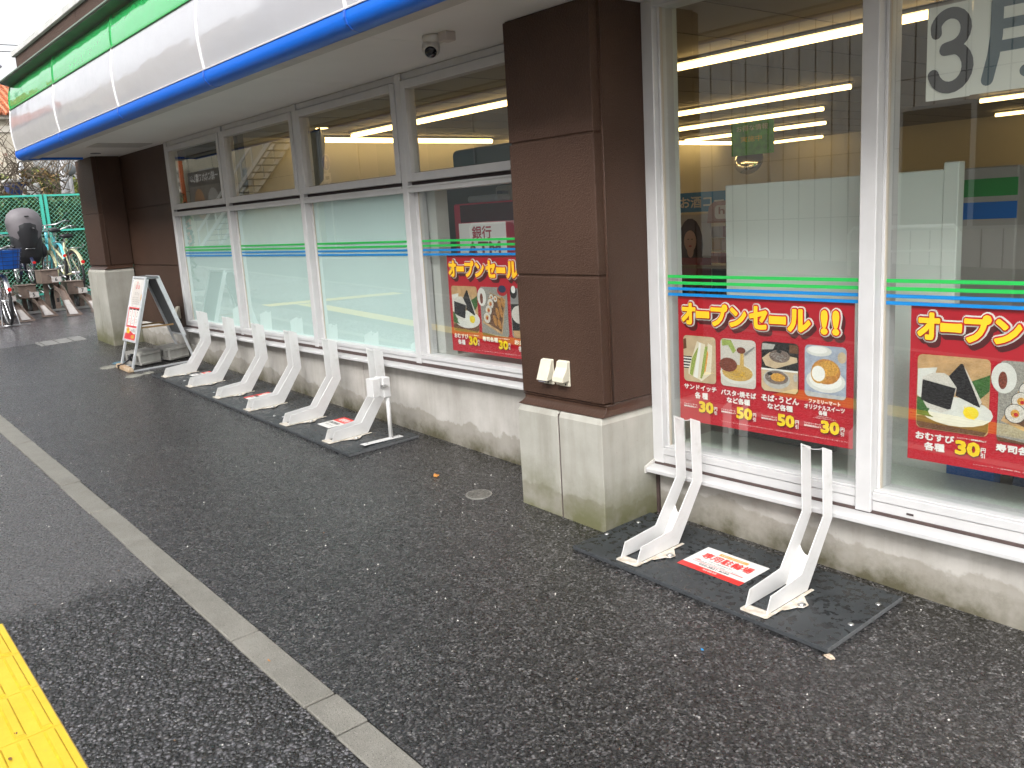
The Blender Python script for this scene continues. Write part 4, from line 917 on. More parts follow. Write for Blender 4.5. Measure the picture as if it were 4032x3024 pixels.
def hollow_block(loc, rz, label):
    cm = concrete('block_concrete', (.30, .29, .265), (.46, .45, .42), .0, .001, 0, 9) if 'block_concrete' not in MATS else MATS['block_concrete']
    t = MB(); Lx, Ly, H = .25, .21, .118; ox = [-Lx/2+.0, ]
    # body with grooved sides and three hollow cores open to the short end
    cores = [(-.066, .030), (0, .030), (.066, .030)]
    xs_ = [-Lx/2, -.098, -.058, -.022, .022, .058, .098, Lx/2]
    for i in range(7):
        a, b_ = xs_[i], xs_[i+1]
        if i in (1, 3, 5): t.box(a, b_, -Ly/2, Ly/2, 0, .030); t.box(a, b_, -Ly/2, Ly/2, H-.030, H); t.box(a, b_, -Ly/2+.06, Ly/2-.06, .030, H-.030)
        else: t.box(a, b_, -Ly/2+ (0 if i not in (0, 6) else 0), Ly/2, 0, H)
    o = t.build('concrete_block', None, cm)
    r_ = MB(); 
    for z_ in (.012, H-.024): r_.prism([(Lx/2-.001, z_-.004), (Lx/2+.009, z_), (Lx/2+.009, z_+.010), (Lx/2-.001, z_+.014)], -Ly/2+.004, Ly/2-.004, 'y'); r_.prism([(-Lx/2+.001, z_-.004), (-Lx/2-.009, z_), (-Lx/2-.009, z_+.010), (-Lx/2+.001, z_+.014)], -Ly/2+.004, Ly/2-.004, 'y')
    r_.build('raised_rib', o, cm)
    o.location = loc; o.rotation_euler = (R(1.7), R(2.1), rz); tag(o, label, 'concrete block', 'concrete blocks weighing down the sign'); return o
hollow_block(P3(-8.71, -.41, .0135), R(14), 'hollow concrete block at the front of the folding sign, with a black cord')
hollow_block(P3(-8.72, -.135, .0135), R(15), 'hollow concrete block behind the other, close to the wall')

def outlet(x_, z_, y_, flip, label):
    t = thing('outlet_cover', label, 'outlet cover', (x_, y_, z_), 'cream outdoor socket covers')
    q = MB(); q.box(-.037, .037, -.010, 0, -.060, .060); q.build('back_plate', t, cream, bevel=.006, seg=2)
    q = MB(); pr = [(-.010, .058), (-.018, .056), (-.024 if flip else -.028, .030), (-.050, -.012 if flip else -.030), (-.054, -.034), (-.050, -.036), (-.010, -.034)]
    q.prism(pr, -.036, .036); q.build('hood', t, cream, bevel=.004, seg=2)
    q = MB(); q.cyl((0.006, -.0155, .045), .004, .002, axis='y'); q.box(-.004+.012*flip, .003+.012*flip, -.012, -.009, -.054, -.046); q.build('screw', t, blackp)
    q = MB(); q.box(-.026, .012, -.048, -.020, -.044, -.0355) if not flip else q.box(-.03, -.012, -.030, -.012, -.050, -.040); q.build('flap', t, dirtsmoke if not flip else cream)
    return t
outlet(-3.012, .712, -.305, 0, 'cream socket cover on the middle pillar, the left of the pair')
outlet(-2.905, .713, -.305, 1, 'cream socket cover on the middle pillar, the right of the pair')
outlet(-8.835, .675, .03, 0, 'cream socket cover low on the brown wall behind the folding sign')
# dome camera under the canopy
t = thing('security_camera', 'white dome security camera under the canopy', 'camera', (-3.57, -.43, SZ))
camw = mat('camera_white', (.52, .50, .47), .4)
q = MB(); q.lathe([(.052, 0), (.054, -.012), (.050, -.030), (.038, -.036)], (0, 0, 0), 24); q.build('mount', t, camw)
Mx = Vector((0, 0, -1)).rotation_difference(Vector((.62, -.52, -.60)).normalized()).to_matrix()
q = MB(); q.smooth = True; q.lathe([(.0, .045), (.02, .042), (.036, .028), (.044, .006), (.043, -.014), (.036, -.032), (.028, -.040)], (-.008, -.012, -.055), 24, M=Mx); q.build('housing', t, camw)
q = MB(); q.lathe([(.0285, -.0400), (.0285, -.0412), (.001, -.0425)], (-.008, -.012, -.055), 24, M=Mx); q.build('lens', t, mat('lens_black', (.006, .006, .008), .08))
q = MB(); q.box(.065, .125, -.02, .04, -.042, 0); q.build('junction_box', t, mat('jbox', (.50, .44, .40), .5), bevel=.004)
q = MB(); q.tube([(.03, 0, -.018), (.07, .005, -.018)], .010, 10); q.build('conduit', t, camw)

# ------------------------------------------------------------------ small things on the ground
def manhole(x_, y_, r, label, m1, m2):
    t = thing('valve_cover', label, 'manhole cover', P3(x_, y_, .001), 'small round covers set in the pavement'); t.rotation_euler = (R(1.7), R(2.1), 0)
    q = MB(); q.cyl((0, 0, -.02), r, .0225, 32); q.build('rim', t, m1)
    q = MB(); q.cyl((0, 0, -.015), r*.88, .0195, 32)
    q.build('lid', t, m2)
    q = MB()
    for k in range(7):
        for j in range(-3, 4):
            px, py = j*r*.22, (k-3)*r*.22
            if px*px+py*py < (r*.72)**2 and abs(px)+abs(py) > r*.1: q.box(px-r*.07, px+r*.07, py-r*.05, py+r*.05, .004, .0060)
    q.build('tread', t, m2); return t
iron = mat('cast_iron', (.20, .19, .17), .5, .3, noise=.5, nscale=60, bump=.5, bscale=150); ironr = mat('iron_rim', (.34, .33, .30), .45, .3, noise=.3, nscale=40)
manhole(-3.472, -.42, .068, 'small round iron cover in the asphalt in front of the middle pillar', ironr, iron)
pale = mat('pale_cover', (.30, .29, .25), .6, noise=.35, nscale=30)
manhole(-8.84, -.69, .085, 'pale round cover beside the left foot of the folding sign', pale, pale)
manhole(-8.20, -.66, .075, 'pale round cover in front of the folding sign', pale, pale)
manhole(-8.22, -.53, .05, 'pale round cover touching the edge of the boards', pale, pale)
blc = mat('blue_cover', (.13, .24, .30), .6, noise=.3, nscale=30); manhole(-8.99, -.56, .06, 'blue round cover just behind the folding sign', blc, blc)
# leaf litter and rubbish
def scrap(x_, y_, s_, m_, label, cat, seed, n=6, h=.006):
    random.seed(seed); q = MB(); pts = [(math.cos(6.28*i/n)*random.uniform(.6, 1.1)*s_, math.sin(6.28*i/n)*random.uniform(.35, .7)*s_) for i in range(n)]
    q.loft([[(x_+a, y_+b_, gz(x_, y_)+.001+random.uniform(0, h)) for a, b_ in pts], [(x_+a*.96, y_+b_*.96, gz(x_, y_)+.0025+random.uniform(0, h)) for a, b_ in pts]])
    tag(q.build('litter', None, m_), label, cat)
g = lambda x_, y_: None
scrap(-3.87, -.405, .028, mat('leaf_orange', (.62, .26, .05), .5, noise=.5, nscale=90), 'orange dead leaf on the asphalt left of the small iron cover', 'leaf', 1, 7, .012)
scrap(-1.42, -.575, .020, mat('paper_scrap', (.62, .50, .38), .6, noise=.3, nscale=90), 'torn beige paper scrap near the right corner of the board', 'litter', 2, 7, .012)
scrap(-1.74, -.82, .008, mat('scrap_blue', (.02, .25, .55), .4), 'tiny bright blue scrap on the asphalt in front of the right board', 'litter', 3, 4)
scrap(-2.75, -1.905, .012, mat('leaf_orange'), 'small rusty leaf fragment at the edge of the kerb', 'leaf', 4, 6)
scrap(-2.93, -2.66, .008, mat('leaf_brown', (.24, .11, .05), .6), 'small brown leaf on the yellow paving', 'leaf', 5, 6)
scrap(-2.80, -2.70, .009, mat('leaf_brown'), 'brown curled leaf on the yellow paving close to the bottom edge', 'leaf', 6, 6)
# drain grate at the end of the pavement
t = thing('drain_grate', 'pale drain grating at the end of the pavement beyond the pillar', 'drain', P3(-11.0, -.6, .0)); t.rotation_euler = (R(1.7), R(2.1), 0)
q = MB(); q.box(-.17, .17, -.24, .24, -.03, .006); q.build('slab', t, mat('grate_slab', (.24, .235, .22), .6, noise=.3, nscale=10), bevel=.003)
for i in range(3): q = MB(); q.box(-.15, .15, -.21+.15*i, -.20+.15*i, .0045, .0075); q.build('slot', t, joint)
# ------------------------------------------------------------------ shop interior
tube_m = mat('lamp_tube', (.9, .85, .7), .4, emit=(1.0, .66, .25), es=3.0)
def lamp(x0, x1, y_, along='x', label=''):
    t = thing('ceiling_lamp', label, 'ceiling light', ((x0+x1)/2, y_, 2.53), 'strip lights on the shop ceiling'); l_ = x1-x0
    M = Matrix.Rotation(R(90), 4, 'Z') if along == 'y' else Matrix.Identity(4)
    q = MB(); q.box(-l_/2, l_/2, -.045, .045, -.025, 0, M); q.build('housing', t, mat('lamp_housing', (.5, .5, .48), .5))
    q = MB(); q.smooth = True
    ends = [(-l_/2+.01, 0, -.055), (l_/2-.01, 0, -.050)]; q.tube([tuple(M @ Vector(e)) for e in ends], .024, 10); q.build('diffuser', t, tube_m); return t
lamp(-5.5, -1.85, 2.65, label='long strip light nearest the windows, above the white partition')
lamp(-9.67, -5.85, 2.65, label='strip light nearest the windows at the left half of the shop')
lamp(-1.6, 2.5, 2.65, label='strip light nearest the windows behind the month sheets')
lamp(-7.9, -4.8, 5.5, label='second strip light from the windows')
lamp(-9.0, -6.13, 7.22, label='third strip light from the windows')
lamp(-9.9, -7.28, 9.2, label='fourth strip light from the windows')
lamp(-10.0, -8.98, 11.95, label='short strip light at the back wall of the shop')
lamp(-5.0, -1.0, 8.9, label='strip light deep inside, seen below the month sheets'); lamp(-5.9, -2.0, 11.6, label='deepest strip light, lowest one seen at the right edge')
def cl(x0, x1, y0, y1, label):
    t = thing('ceiling_lamp', label, 'ceiling light', (x0, (y0+y1)/2, 2.53), 'strip lights on the shop ceiling'); l_ = y1-y0
    q = MB(); q.box(-.045, .045, -l_/2, l_/2, -.025, 0); q.build('housing', t, mat('lamp_housing'))
    q = MB(); q.tube([(0, -l_/2, -.055), (0, l_/2, -.055)], .030, 10); q.build('diffuser', t, tube_m)
cl(-10.15, 0, 2.2, 5.2, 'strip light running along the left side wall, near end'); cl(-10.18, 0, 5.6, 8.4, 'strip light running along the left side wall, far half')
cl(-10.2, 0, 9.2, 10.9, 'strip light running along the side wall at the rear corner')
t = thing('downlight', 'round downlight in the shop ceiling near the upper windows', 'ceiling light', (-9.3, 2.05, 2.53)); q = MB(); q.cyl((0, 0, -.012), .085, .012, 24); q.build('trim_ring', t, IN); q = MB(); q.cyl((0, 0, -.015), .07, .004, 24); q.build('diffuser', t, tube_m)

def bx(x0, x1, y0, y1, z0, z1, name, label, cat, m_, group=None, bevel=.004):
    q = MB(); q.box(x0, x1, y0, y1, z0, z1); return tag(q.build(name, None, m_, bevel=bevel), label, cat, group)
white_p = mat('partition_white', (.68, .75, .69), .35, noise=.03, nscale=2)
t = thing('partition', 'large pale partition standing just behind the right window', 'partition', (-2.0, .47, .3))
q = MB(); q.box(-.575, .432, -.015, .015, -.03, 1.21); q.build('panel', t, white_p, bevel=.004)
q = MB(); q.box(.43, .487, -.02, .03, -.03, 1.235); q.build('upright', t, white_p, bevel=.003)
t = thing('counter_front', 'grey unit with a green and a blue band behind the right window', 'counter', (-1.1, .9, .3))
q = MB(); q.box(-.85, -.375, 0, .45, 0, 1.215); q.build('body', t, mat('counter_grey', (.36, .35, .32), .35), bevel=.006)
q = MB(); q.box(-.85, -.375, -.003, 0, 1.096, 1.168); q.build('green_band', t, mat('band_green', (.03, .25, .05), .4)); q = MB(); q.box(-.85, -.375, -.003, 0, 1.004, 1.073); q.build('blue_band', t, mat('band_blue', (.01, .13, .45), .4))
bx(-1.515, -1.335, .435, .50, .30, .64, 'crate', 'blue crate low behind the window under the right poster', 'crate', mat('bin_blue', (.01, .12, .42), .4, noise=.1, nscale=9))
bx(-1.27, -.95, .435, .50, .30, .60, 'crate', 'dark blue crate at the bottom right corner behind the glass', 'crate', mat('bin_navy', (.02, .05, .12), .4))
bx(-2.50, -1.98, .40, .43, .34, .62, 'cabinet', 'dark grey cabinet low behind the window, under the sandwich poster', 'cabinet', mat('cab_grey', (.12, .13, .12), .5))
bx(-3.0, -.5, .62, .70, .3, .9, 'rear_shelf', 'grey back of a shelf unit behind the right windows', 'shelf', mat('shelf_grey', (.30, .33, .30), .5))
bx(-1.40, 1.5, 1.9, 2.3, .3, 1.55, 'goods_rack', 'dark goods rack deep behind the right hand window, beside the banded unit', 'shelf', mat('rack_dark', (.05, .045, .04), .6))
# green hanging promotion board, mirror, camera dome inside
_p = atY(2953, 545, 7.0); t = thing('hanging_board', 'green printed board hanging from the shop ceiling', 'hanging sign', (_p.x, 7.0, _p.z)); t.scale = (.8, .8, .8); c = Card((-.36, 0, .26)); c.rect(0, 0, .80, .52, mat('promo_green', (.10, .45, .04), .5, noise=.5, nscale=8)); c.text('お得な情報', .10, .05, .09, WHT, width=.6); c.text('実施中', .18, .22, .09, YEL, width=.4); c.mb.m(mat('promo_green')).box(-.36, .44, .001, .012, -.26, .26)
c.build('board', t); q = MB(); q.tube([(-.2, 0, .26), (-.2, 0, .34)], .004, 5); q.tube([(.3, 0, .26), (.3, 0, .34)], .004, 5); q.build('cord', t, blackp)
t = thing('convex_mirror', 'round convex mirror high on the rear wall of the shop', 'mirror', tuple(atY(2948, 630, 8.4))); t.scale = (.74, .74, .74); q = MB(); Mx = Matrix.Rotation(R(68), 3, 'X') @ Matrix.Rotation(R(12), 3, 'Y'); q.lathe([(.30, -.02), (.30, 0), (.22, .055), (.12, .085), (.001, .10)], (0, 0, 0), 28, M=Mx); q.build('mirror', t, chrome); q = MB(); q.box(-.02, .02, 0, .2, -.02, .3); q.build('bracket', t, greyp)
# alcohol corner: sign, poster, shelves
c = Card((-5.02, 3.0, 1.525)); c.rect(0, 0, .92, .16, mat('sign_blue', (.01, .22, .50), .45)); c.text('お酒コーナー', .09, .035, .09, WHT, width=.68, grow=.003, dirs=5); c.mb.m(mat('sign_blue')).box(-5.02, -4.10, 3.001, 3.02, 1.365, 1.525)
o = c.build('corner_sign'); tag(o, 'blue sign reading alcohol corner in white characters', 'sign')
c = Card((-5.0, 3.0, 1.345)); c.rect(0, 0, .38, .64, mat('ad_pale', (.50, .47, .42), .5)); c.ell(.17, .25, .13, .22, mat('hair', (.025, .015, .012), .5)); c.ell(.17, .44, .15, .16, mat('hair')); c.ell(.165, .22, .065, .09, mat('skin_print', (.58, .36, .26), .5)); c.ell(.165, .30, .035, .06, mat('skin_print')); c.rect(0, .36, .38, .64, mat('ad_red', (.25, .03, .03), .5)); c.ell(.145, .205, .010, .004, BLK); c.ell(.185, .205, .010, .004, BLK); c.ell(.165, .262, .018, .006, RED2); c.poly([(.01, .44), (.24, .42), (.22, .52), (.02, .56)], mat('ad_pink', (.5, .25, .22), .5)); c.mb.m(mat('ad_pale')).box(-5.0, -4.62, 3.001, 3.012, .705, 1.345)
tag(c.build('advert'), 'advert showing a person with long dark hair below the blue sign', 'poster')
t = thing('shelf_unit', 'shop shelf of pink snack boxes with a curved header card, over a dark lower shelf', 'shelf', (-4.2, 2.9, .3))
q = MB(); q.box(-.9, 1.4, .12, .6, 0, .62); q.build('dark_base', t, mat('shelf_dark', (.03, .03, .035), .5)); q = MB(); q.box(-.9, 1.4, .05, .6, .60, .625); q.box(-.9, 1.4, .05, .6, .28, .30); q.build('board', t, mat('shelf_board', (.35, .28, .18), .5))
c = Card((-.42, .08, 1.14)); pk = mat('pack_pink', (.50, .30, .25), .5, noise=.2, nscale=12); c.poly([(.0, .04), (.05, .0), (.5, -.02), (1.3, .0), (1.3, .17), (-.02, .17)], pk); c.rrect(.06, .03, .40, .14, .03, WHT); c.text('hana', .10, .045, .055, mat('pack_text', (.4, .22, .18), .5), width=.26, grow=.002, dirs=4); c.text('新発売 期間限定', .55, .06, .03, WHT, width=.4); c.build('header_card', t)
random.seed(3); packs = [mat('pk%d' % i, c_, .45) for i, c_ in enumerate(((.45, .10, .09), (.55, .42, .36), (.42, .18, .14), (.50, .33, .13), (.30, .08, .07), (.55, .50, .44)))]
for row in range(3):
    for k in range(11):
        q = MB(); w_ = random.uniform(.09, .12); h_ = random.uniform(.07, .10); x_ = -.45+k*.125; q.box(x_, x_+w_, .10+row*.02, .16+row*.02, .64+row*.105, .64+row*.105+h_); q.build('snack_pack', t, random.choice(packs))
dk = [mat('bottle%d' % i, c_, .25) for i, c_ in enumerate(((.02, .05, .10), (.15, .02, .02), (.03, .03, .03), (.10, .12, .13), (.25, .20, .12)))]
for row in range(2):
    for k in range(14):
        q = MB(); h_ = random.uniform(.14, .22); x_ = -.85+k*.115; q.lathe([(.035, 0), (.035, h_*.65), (.014, h_*.8), (.014, h_)], (x_, .09, .30 if row else .0), 10); q.build('bottle', t, random.choice(dk))
# bank machine behind the left clear window
t = thing('bank_machine', 'red bank cash machine behind the left window, with a white panel', 'cash machine', (-4.6, .62, .35)); rm = mat('atm_red', (.50, .02, .06), .3, noise=.15, nscale=3, emit=(.5, .01, .05), es=.05);  # faint emission added to brighten the red cabinet, which is no lamp
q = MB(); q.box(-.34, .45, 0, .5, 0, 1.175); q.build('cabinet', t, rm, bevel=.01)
q = MB(); q.box(-.26, .36, -.003, 0, 1.05, 1.165); q.build('screen_surround', t, mat('atm_dark', (.10, .01, .03), .15))
c = Card((-.285, -.004, 1.045)); c.rect(0, 0, .50, .42, mat('atm_panel', (.75, .75, .72), .4, emit=(1, 1, .95), es=.10)); c.text('銀行', .145, .022, .082, rm, width=.205, grow=.002, dirs=4); c.text('ATM', .085, .125, .10, mat('atm_text', (.45, .12, .14), .4), width=.35, grow=.004, dirs=6); c.build('panel', t)  # panel glow added to lift the white in the dim interior
q = MB(); q.box(-.02, .28, -.12, 0, 1.175, 1.215); q.build('top_light', t, mat('atm_grey', (.3, .33, .36), .4), bevel=.01)
t = thing('display_stand', 'dark monitor arm beside the cash machine', 'monitor', (-4.75, .9, 1.3)); q = MB(); q.box(-.06, .0, 0, .06, -.9, .30); q.box(-.05, .05, -.02, .08, 0, .12); q.build('stand', t, blackp, bevel=.004)
c = Card((-4.30, 1.0, 1.72)); c.rect(0, 0, .55, .30, mat('cool_poster', (.05, .28, .45), .4)); c.ell(.25, .14, .14, .10, WHT); c.ell(.40, .18, .12, .08, mat('pale_blue', (.4, .5, .55), .4)); c.text('アプリ', .15, .19, .05, NAVY, width=.2); c.mb.m(mat('cool_poster')).box(-4.3, -3.75, 1.001, 1.01, 1.42, 1.72); tag(c.build('poster'), 'blue and white poster above the cash machine', 'poster')
bx(-5.45, -4.35, 1.4, 1.5, .4, 1.66, 'copier', 'pale office copier behind the clear left window', 'copier', mat('copier_pale', (.36, .34, .29), .5), bevel=.02)
# wall cabinet seen through the right-hand upper window
t = thing('hanging_unit', 'rounded grey-green unit hanging behind the right upper window', 'air conditioner', (-6.05, 1.9, atY(1798, 590, 1.9).z-.17)); q = MB(); q.box(-.62, .5, 0, .5, -.12, .17); q.build('casing', t, mat('unit_green', (.13, .18, .155), .4), bevel=.05, seg=4)
bx(-7.6, -5.2, 2.2, 2.8, .35, 1.80, 'tall_shelf', 'dark tall shelf whose top edge shows through the upper windows', 'shelf', mat('tall_dark', (.09, .09, .08), .5))
t = thing('wing_mirror', 'dark triangular convex mirror behind the third upper window', 'mirror', tuple(atY(1238, 600, 1.9))); q = MB(); q.loft([[(-.16, 0, .22), (.28, -.05, .25), (.02, 0, -.38), (-.16, 0, -.40)], [(-.14, .10, .2), (.10, .10, .15), (-.02, .10, -.3), (-.14, .1, -.35)]]); q.build('mirror', t, mat('mirror_dark', (.12, .12, .11), .15, .8), bevel=.01)

# ------------------------------------------------------------------ bicycle parking at the left
def bike(name, label, x_, y_, z_, fc, rz=0., basket=None, child=False, seat=blackp, silver=True, tilt=0., stand_=True, group='bicycles in the parking racks', wr=.33):
    """rear wheel towards +x (towards the camera), front wheel towards -x"""
    t = thing(name, label, 'bicycle', (x_, y_, z_), group, rz)
    fm = mat('bike_'+name+'_%.2f' % fc[0], fc, .3, coat=.4)
    hub = [(0, 0, wr), (-1.08, 0, wr)]
    for hx_, _, hz in hub:
        q = MB(); q.ring((hx_, 0, hz), wr-.022, .019, 'y', 32, 8); wh = q.build('wheel', t, rubber)
        q = MB(); q.ring((hx_, 0, hz), wr-.044, .009, 'y', 32, 6)
        for k in range(18):
            a = R(k*20); q.tube([(hx_, (-1)**k*.02, hz), (hx_+math.cos(a)*(wr-.045), 0, hz+math.sin(a)*(wr-.045))], .0018, 3)
        q.tube([(hx_, -.05, hz), (hx_, .05, hz)], .022, 10); q.build('rim', wh, chrome)
    bb = (-.44, 0, .28); st = (-.30, 0, .78); ht = (-.90, 0, .86); hb = (-.95, 0, .66)
    q = MB(); q.tube([bb, st], .017, 8); q.tube([hb, bb], .021, 8); q.tube([ht, hb], .020, 8); q.tube([(-.92, 0, .78), (-.36, 0, .50)], .018, 8)
    for s_ in (-1, 1): q.tube([(0, .055*s_, wr), (-.42, .03*s_, .28)], .010, 6); q.tube([(0, .055*s_, wr), (-.31, .02*s_, .70)], .008, 6)
    q.build('frame', t, fm)
    q = MB()
    for s_ in (-1, 1): q.tube([(-.955, .035*s_, .64), (-1.0, .045*s_, .52), (-1.08, .05*s_, wr)], .011, 7)
    q.tube([(-.955, -.04, .65), (-.955, .04, .65)], .014, 6); q.build('fork', t, fm if not silver else steel)
    q = MB(); q.tube([ht, (-.885, 0, .96)], .013, 8); q.tube([(-.66, -.29, 1.02), (-.74, -.27, 1.03), (-.86, -.16, .98), (-.885, 0, .965), (-.86, .16, .98), (-.74, .27, 1.03), (-.66, .29, 1.02)], .011, 8); hb_ = q.build('handlebar', t, steel)
    for s_ in (-1, 1): q = MB(); q.tube([(-.68, .285*s_, 1.022), (-.56, .30*s_, 1.01)], .016, 8); q.tube([(-.74, .25*s_, 1.0), (-.66, .29*s_, .985)], .006, 5); q.build('grip', hb_, rubber)
    q = MB(); q.tube([(-.30, 0, .78), (-.285, 0, .86)], .012, 8); q.build('seat_post', t, steel)
    q = MB(); q.smooth = True; q.loft([[(-.13+a*.02, b_*.095*k, .875+c_) for a, b_, c_ in [(0, 1, 0), (0, .6, .03), (0, -.6, .03), (0, -1, 0), (0, -.5, -.03), (0, .5, -.03)]] for k in (1.0,)] + [[(x2, b_*w2, .875+c_) for _, b_, c_ in [(0, 1, 0), (0, .6, .028), (0, -.6, .028), (0, -1, 0), (0, -.5, -.025), (0, .5, -.025)]] for x2, w2 in ((-.22, .085), (-.32, .05), (-.42, .022))])
    q.build('saddle', t, seat)
    for hx_, a0, a1 in ((0, 20, 200), (-1.08, -20+0, 165)):
        q = MB(); q.smooth = True
        pts = [(hx_+math.cos(R(a))*(wr+.018), 0, wr+math.sin(R(a))*(wr+.018)) for a in range(a0, a1, 12)]
        rings = [[(p[0], .026, p[2]-.010), (p[0], .012, p[2]+.004), (p[0], -.012, p[2]+.004), (p[0], -.026, p[2]-.010)] for p in pts]
        q.loft(rings, cap=False, close=False)
        q.build('mudguard', t, steel if silver else fm)
    q = MB(); q.cyl((wr+.005, 0, wr+.16), .026, .015, 14, axis='x'); q.build('rear_reflector', t, mat('reflector_red', (.65, .02, .02), .2, coat=.5))
    q = MB(); q.tube([(-.44, -.09, .28), (-.44, .09, .28)], .02, 8); q.ring((-.44, .05, .28), .085, .006, 'y', 18, 5); q.tube([(-.44, .09, .28), (-.55, .10, .16)], .009, 6); q.tube([(-.44, -.09, .28), (-.33, -.10, .40)], .009, 6); q.box(-.60, -.50, .10, .17, .15, .17); q.box(-.38, -.28, -.17, -.10, .39, .41); q.build('crank', t, greyp)
    q = MB(); q.tube([(-.10, -.06, .68), (.20, -.06, .70), (.20, .06, .70), (-.10, .06, .68)], .006, 6); q.tube([(-.02, .06, .68), (.0, .06, wr)], .005, 5); q.tube([(-.02, -.06, .68), (.0, -.06, wr)], .005, 5); q.tube([(-.1, 0, .68), (.2, 0, .70)], .005, 5); q.build('rear_carrier', t, steel)
    if stand_:
        q = MB(); q.tube([(-.0, -.07, wr), (.10, -.10, .02), (.12, -.22, .012)], .008, 6); q.tube([(-.0, .07, wr), (.10, .10, .02), (.12, .22, .012)], .008, 6); q.tube([(.10, -.10, .02), (.10, .10, .02)], .008, 6); q.build('kick_stand', t, steel)
    def wire_basket(cx, cy, z0, z1, rx, ry, m_, lining=None):
        q = MB(); n = 20
        def P(i, k): a = 2*math.pi*i/n; f = 1-.18*(1-k); ca, sa = math.cos(a), math.sin(a); e = .55; return (cx+math.copysign(abs(ca)**e, ca)*rx*f, cy+math.copysign(abs(sa)**e, sa)*ry*f, z0+(z1-z0)*k)
        for k in (0, .2, .4, .6, .8, 1): q.tube([P(i, k) for i in range(n+1)], .0035 if k < 1 else .006, 4, cap=False)
        for i in range(n): q.tube([P(i, 0), P(i, 1)], .0025, 4)
        bk = q.build('basket', t, m_)
        if lining: q = MB(); q.loft([[tuple(Vector(P(i, k))*1+Vector(((cx-P(i, k)[0])*.05, (cy-P(i, k)[1])*.05, 0))) for i in range(n)] for k in (.02, .95)]); q.build('load', bk, lining)
        return bk
    if basket: wire_basket(*basket)
    if child:
        cg = mat('canopy_grey', (.17, .155, .165), .55, bump=.3, bscale=6, noise=.15, nscale=5); cb = mat('seat_black', (.018, .018, .021), .5, bump=.3, bscale=12)
        q = MB(); q.smooth = True    # seat shell with wings, wrapped round the rear carrier
        prof = [(-.30, .66, .12, .13), (-.10, .66, .16, .16), (.02, .70, .18, .19), (.10, .85, .20, .225), (.12, 1.02, .18, .235), (.10, 1.12, .14, .22)]
        rings = []
        for zc_, (yo, xo) in ((.42, (.14, .12)), (.55, (.20, .16)), (.70, (.22, .18)), (.85, (.225, .195)), (1.05, (.22, .20))):
            rings.append([(-.03+math.copysign(abs(math.cos(a))**.7, math.cos(a))*xo, math.copysign(abs(math.sin(a))**.7, math.sin(a))*yo, zc_) for a in [2*math.pi*i/20 for i in range(20)]])
        q.loft(rings); q.build('child_seat', t, cb)
        q = MB(); q.smooth = True; rings = []
        for zc_, yo, xo in ((.80, .17, .20), (.92, .215, .235), (1.08, .255, .255), (1.24, .262, .262), (1.37, .225, .235), (1.45, .15, .16), (1.48, .07, .08), (1.487, .02, .02)):
            rings.append([(-.02+math.copysign(abs(math.cos(a))**.8, math.cos(a))*xo, math.sin(a)*yo, zc_) for a in [2*math.pi*i/22 for i in range(22)]])
        q.loft(rings); cn = q.build('canopy', t, cg)
        q = MB(); q.smooth = True; rings = []
        for zc_, yo, xo in ((.74, .12, .215), (.88, .17, .246), (1.02, .20, .266), (1.14, .21, .270), (1.19, .18, .262)):
            rings.append([(-.02+math.cos(a)*xo, math.sin(a)*yo*1.15, zc_) for a in [R(-48+96*i/10) for i in range(11)]])
        q.loft(rings, cap=False, close=False); q.build('canopy_window', cn, cb)
        q = MB(); q.box(.245, .262, -.03, .03, 1.30, 1.325); q.build('badge', cn, blackp)
        for s_ in (-1, 1): q = MB(); q.smooth = True; q.lathe([(.05, -.16), (.085, -.10), (.09, 0), (.06, .10), (.02, .13)], (-.02, .20*s_, .68), 12); q.build('leg_guard', t, cb)
        q = MB(); q.tube([(-.885, 0, .98), (-.93, 0, 1.1)], .01, 6); q.build('mirror_stalk', t, steel)
    return t
def SZr(px, py, X): p = atX(px, py, X); return p.y, p.z
blue_load = mat('blue_load', (.01, .12, .55), .4, noise=.3, nscale=8)
y1, z1 = SZr(49, 1286, -12.94)
bike('bicycle', 'silver bicycle with a blue filled rear basket, nearest at the left edge', -12.98, y1-.02, z1, (.35, .35, .36), .0, basket=(.0, 0, .74, .99, .24, .26, mat('basket_navy', (.02, .03, .08), .4), blue_load))
y2, z2 = SZr(133, 1120, -15.2)
bike('bicycle', 'dark bicycle with a grey hooded child seat, raised in the rack', -15.2, y2, z2, (.02, .025, .06), .03, child=True, silver=False, stand_=False, wr=.27).scale = (.82, .95, .78)
y3, z3 = SZr(288, 1150, -14.3)
bike('bicycle', 'cream bicycle in the rack beside the far pillar', -14.35, y3+.09, z3-.05, (.50, .50, .30), .10, silver=False, stand_=False, wr=.33)
y4, z4 = SZr(232, 1135, -14.9)
bike('bicycle', 'light blue bicycle in the rack, between the child seat and the cream bicycle', -14.9, y4+.09, z4, (.10, .48, .55), -.05, basket=(-1.12, 0, .68, .92, .17, .19, steel), silver=False, stand_=False)
y5, z5 = SZr(-40, 1150, -14.4)
bike('bicycle', 'white bicycle behind the silver one, its wire basket showing at the left edge', -14.5, y5+.1, z5, (.6, .6, .6), 0, basket=(-1.12, 0, .70, .94, .17, .19, steel), stand_=False)
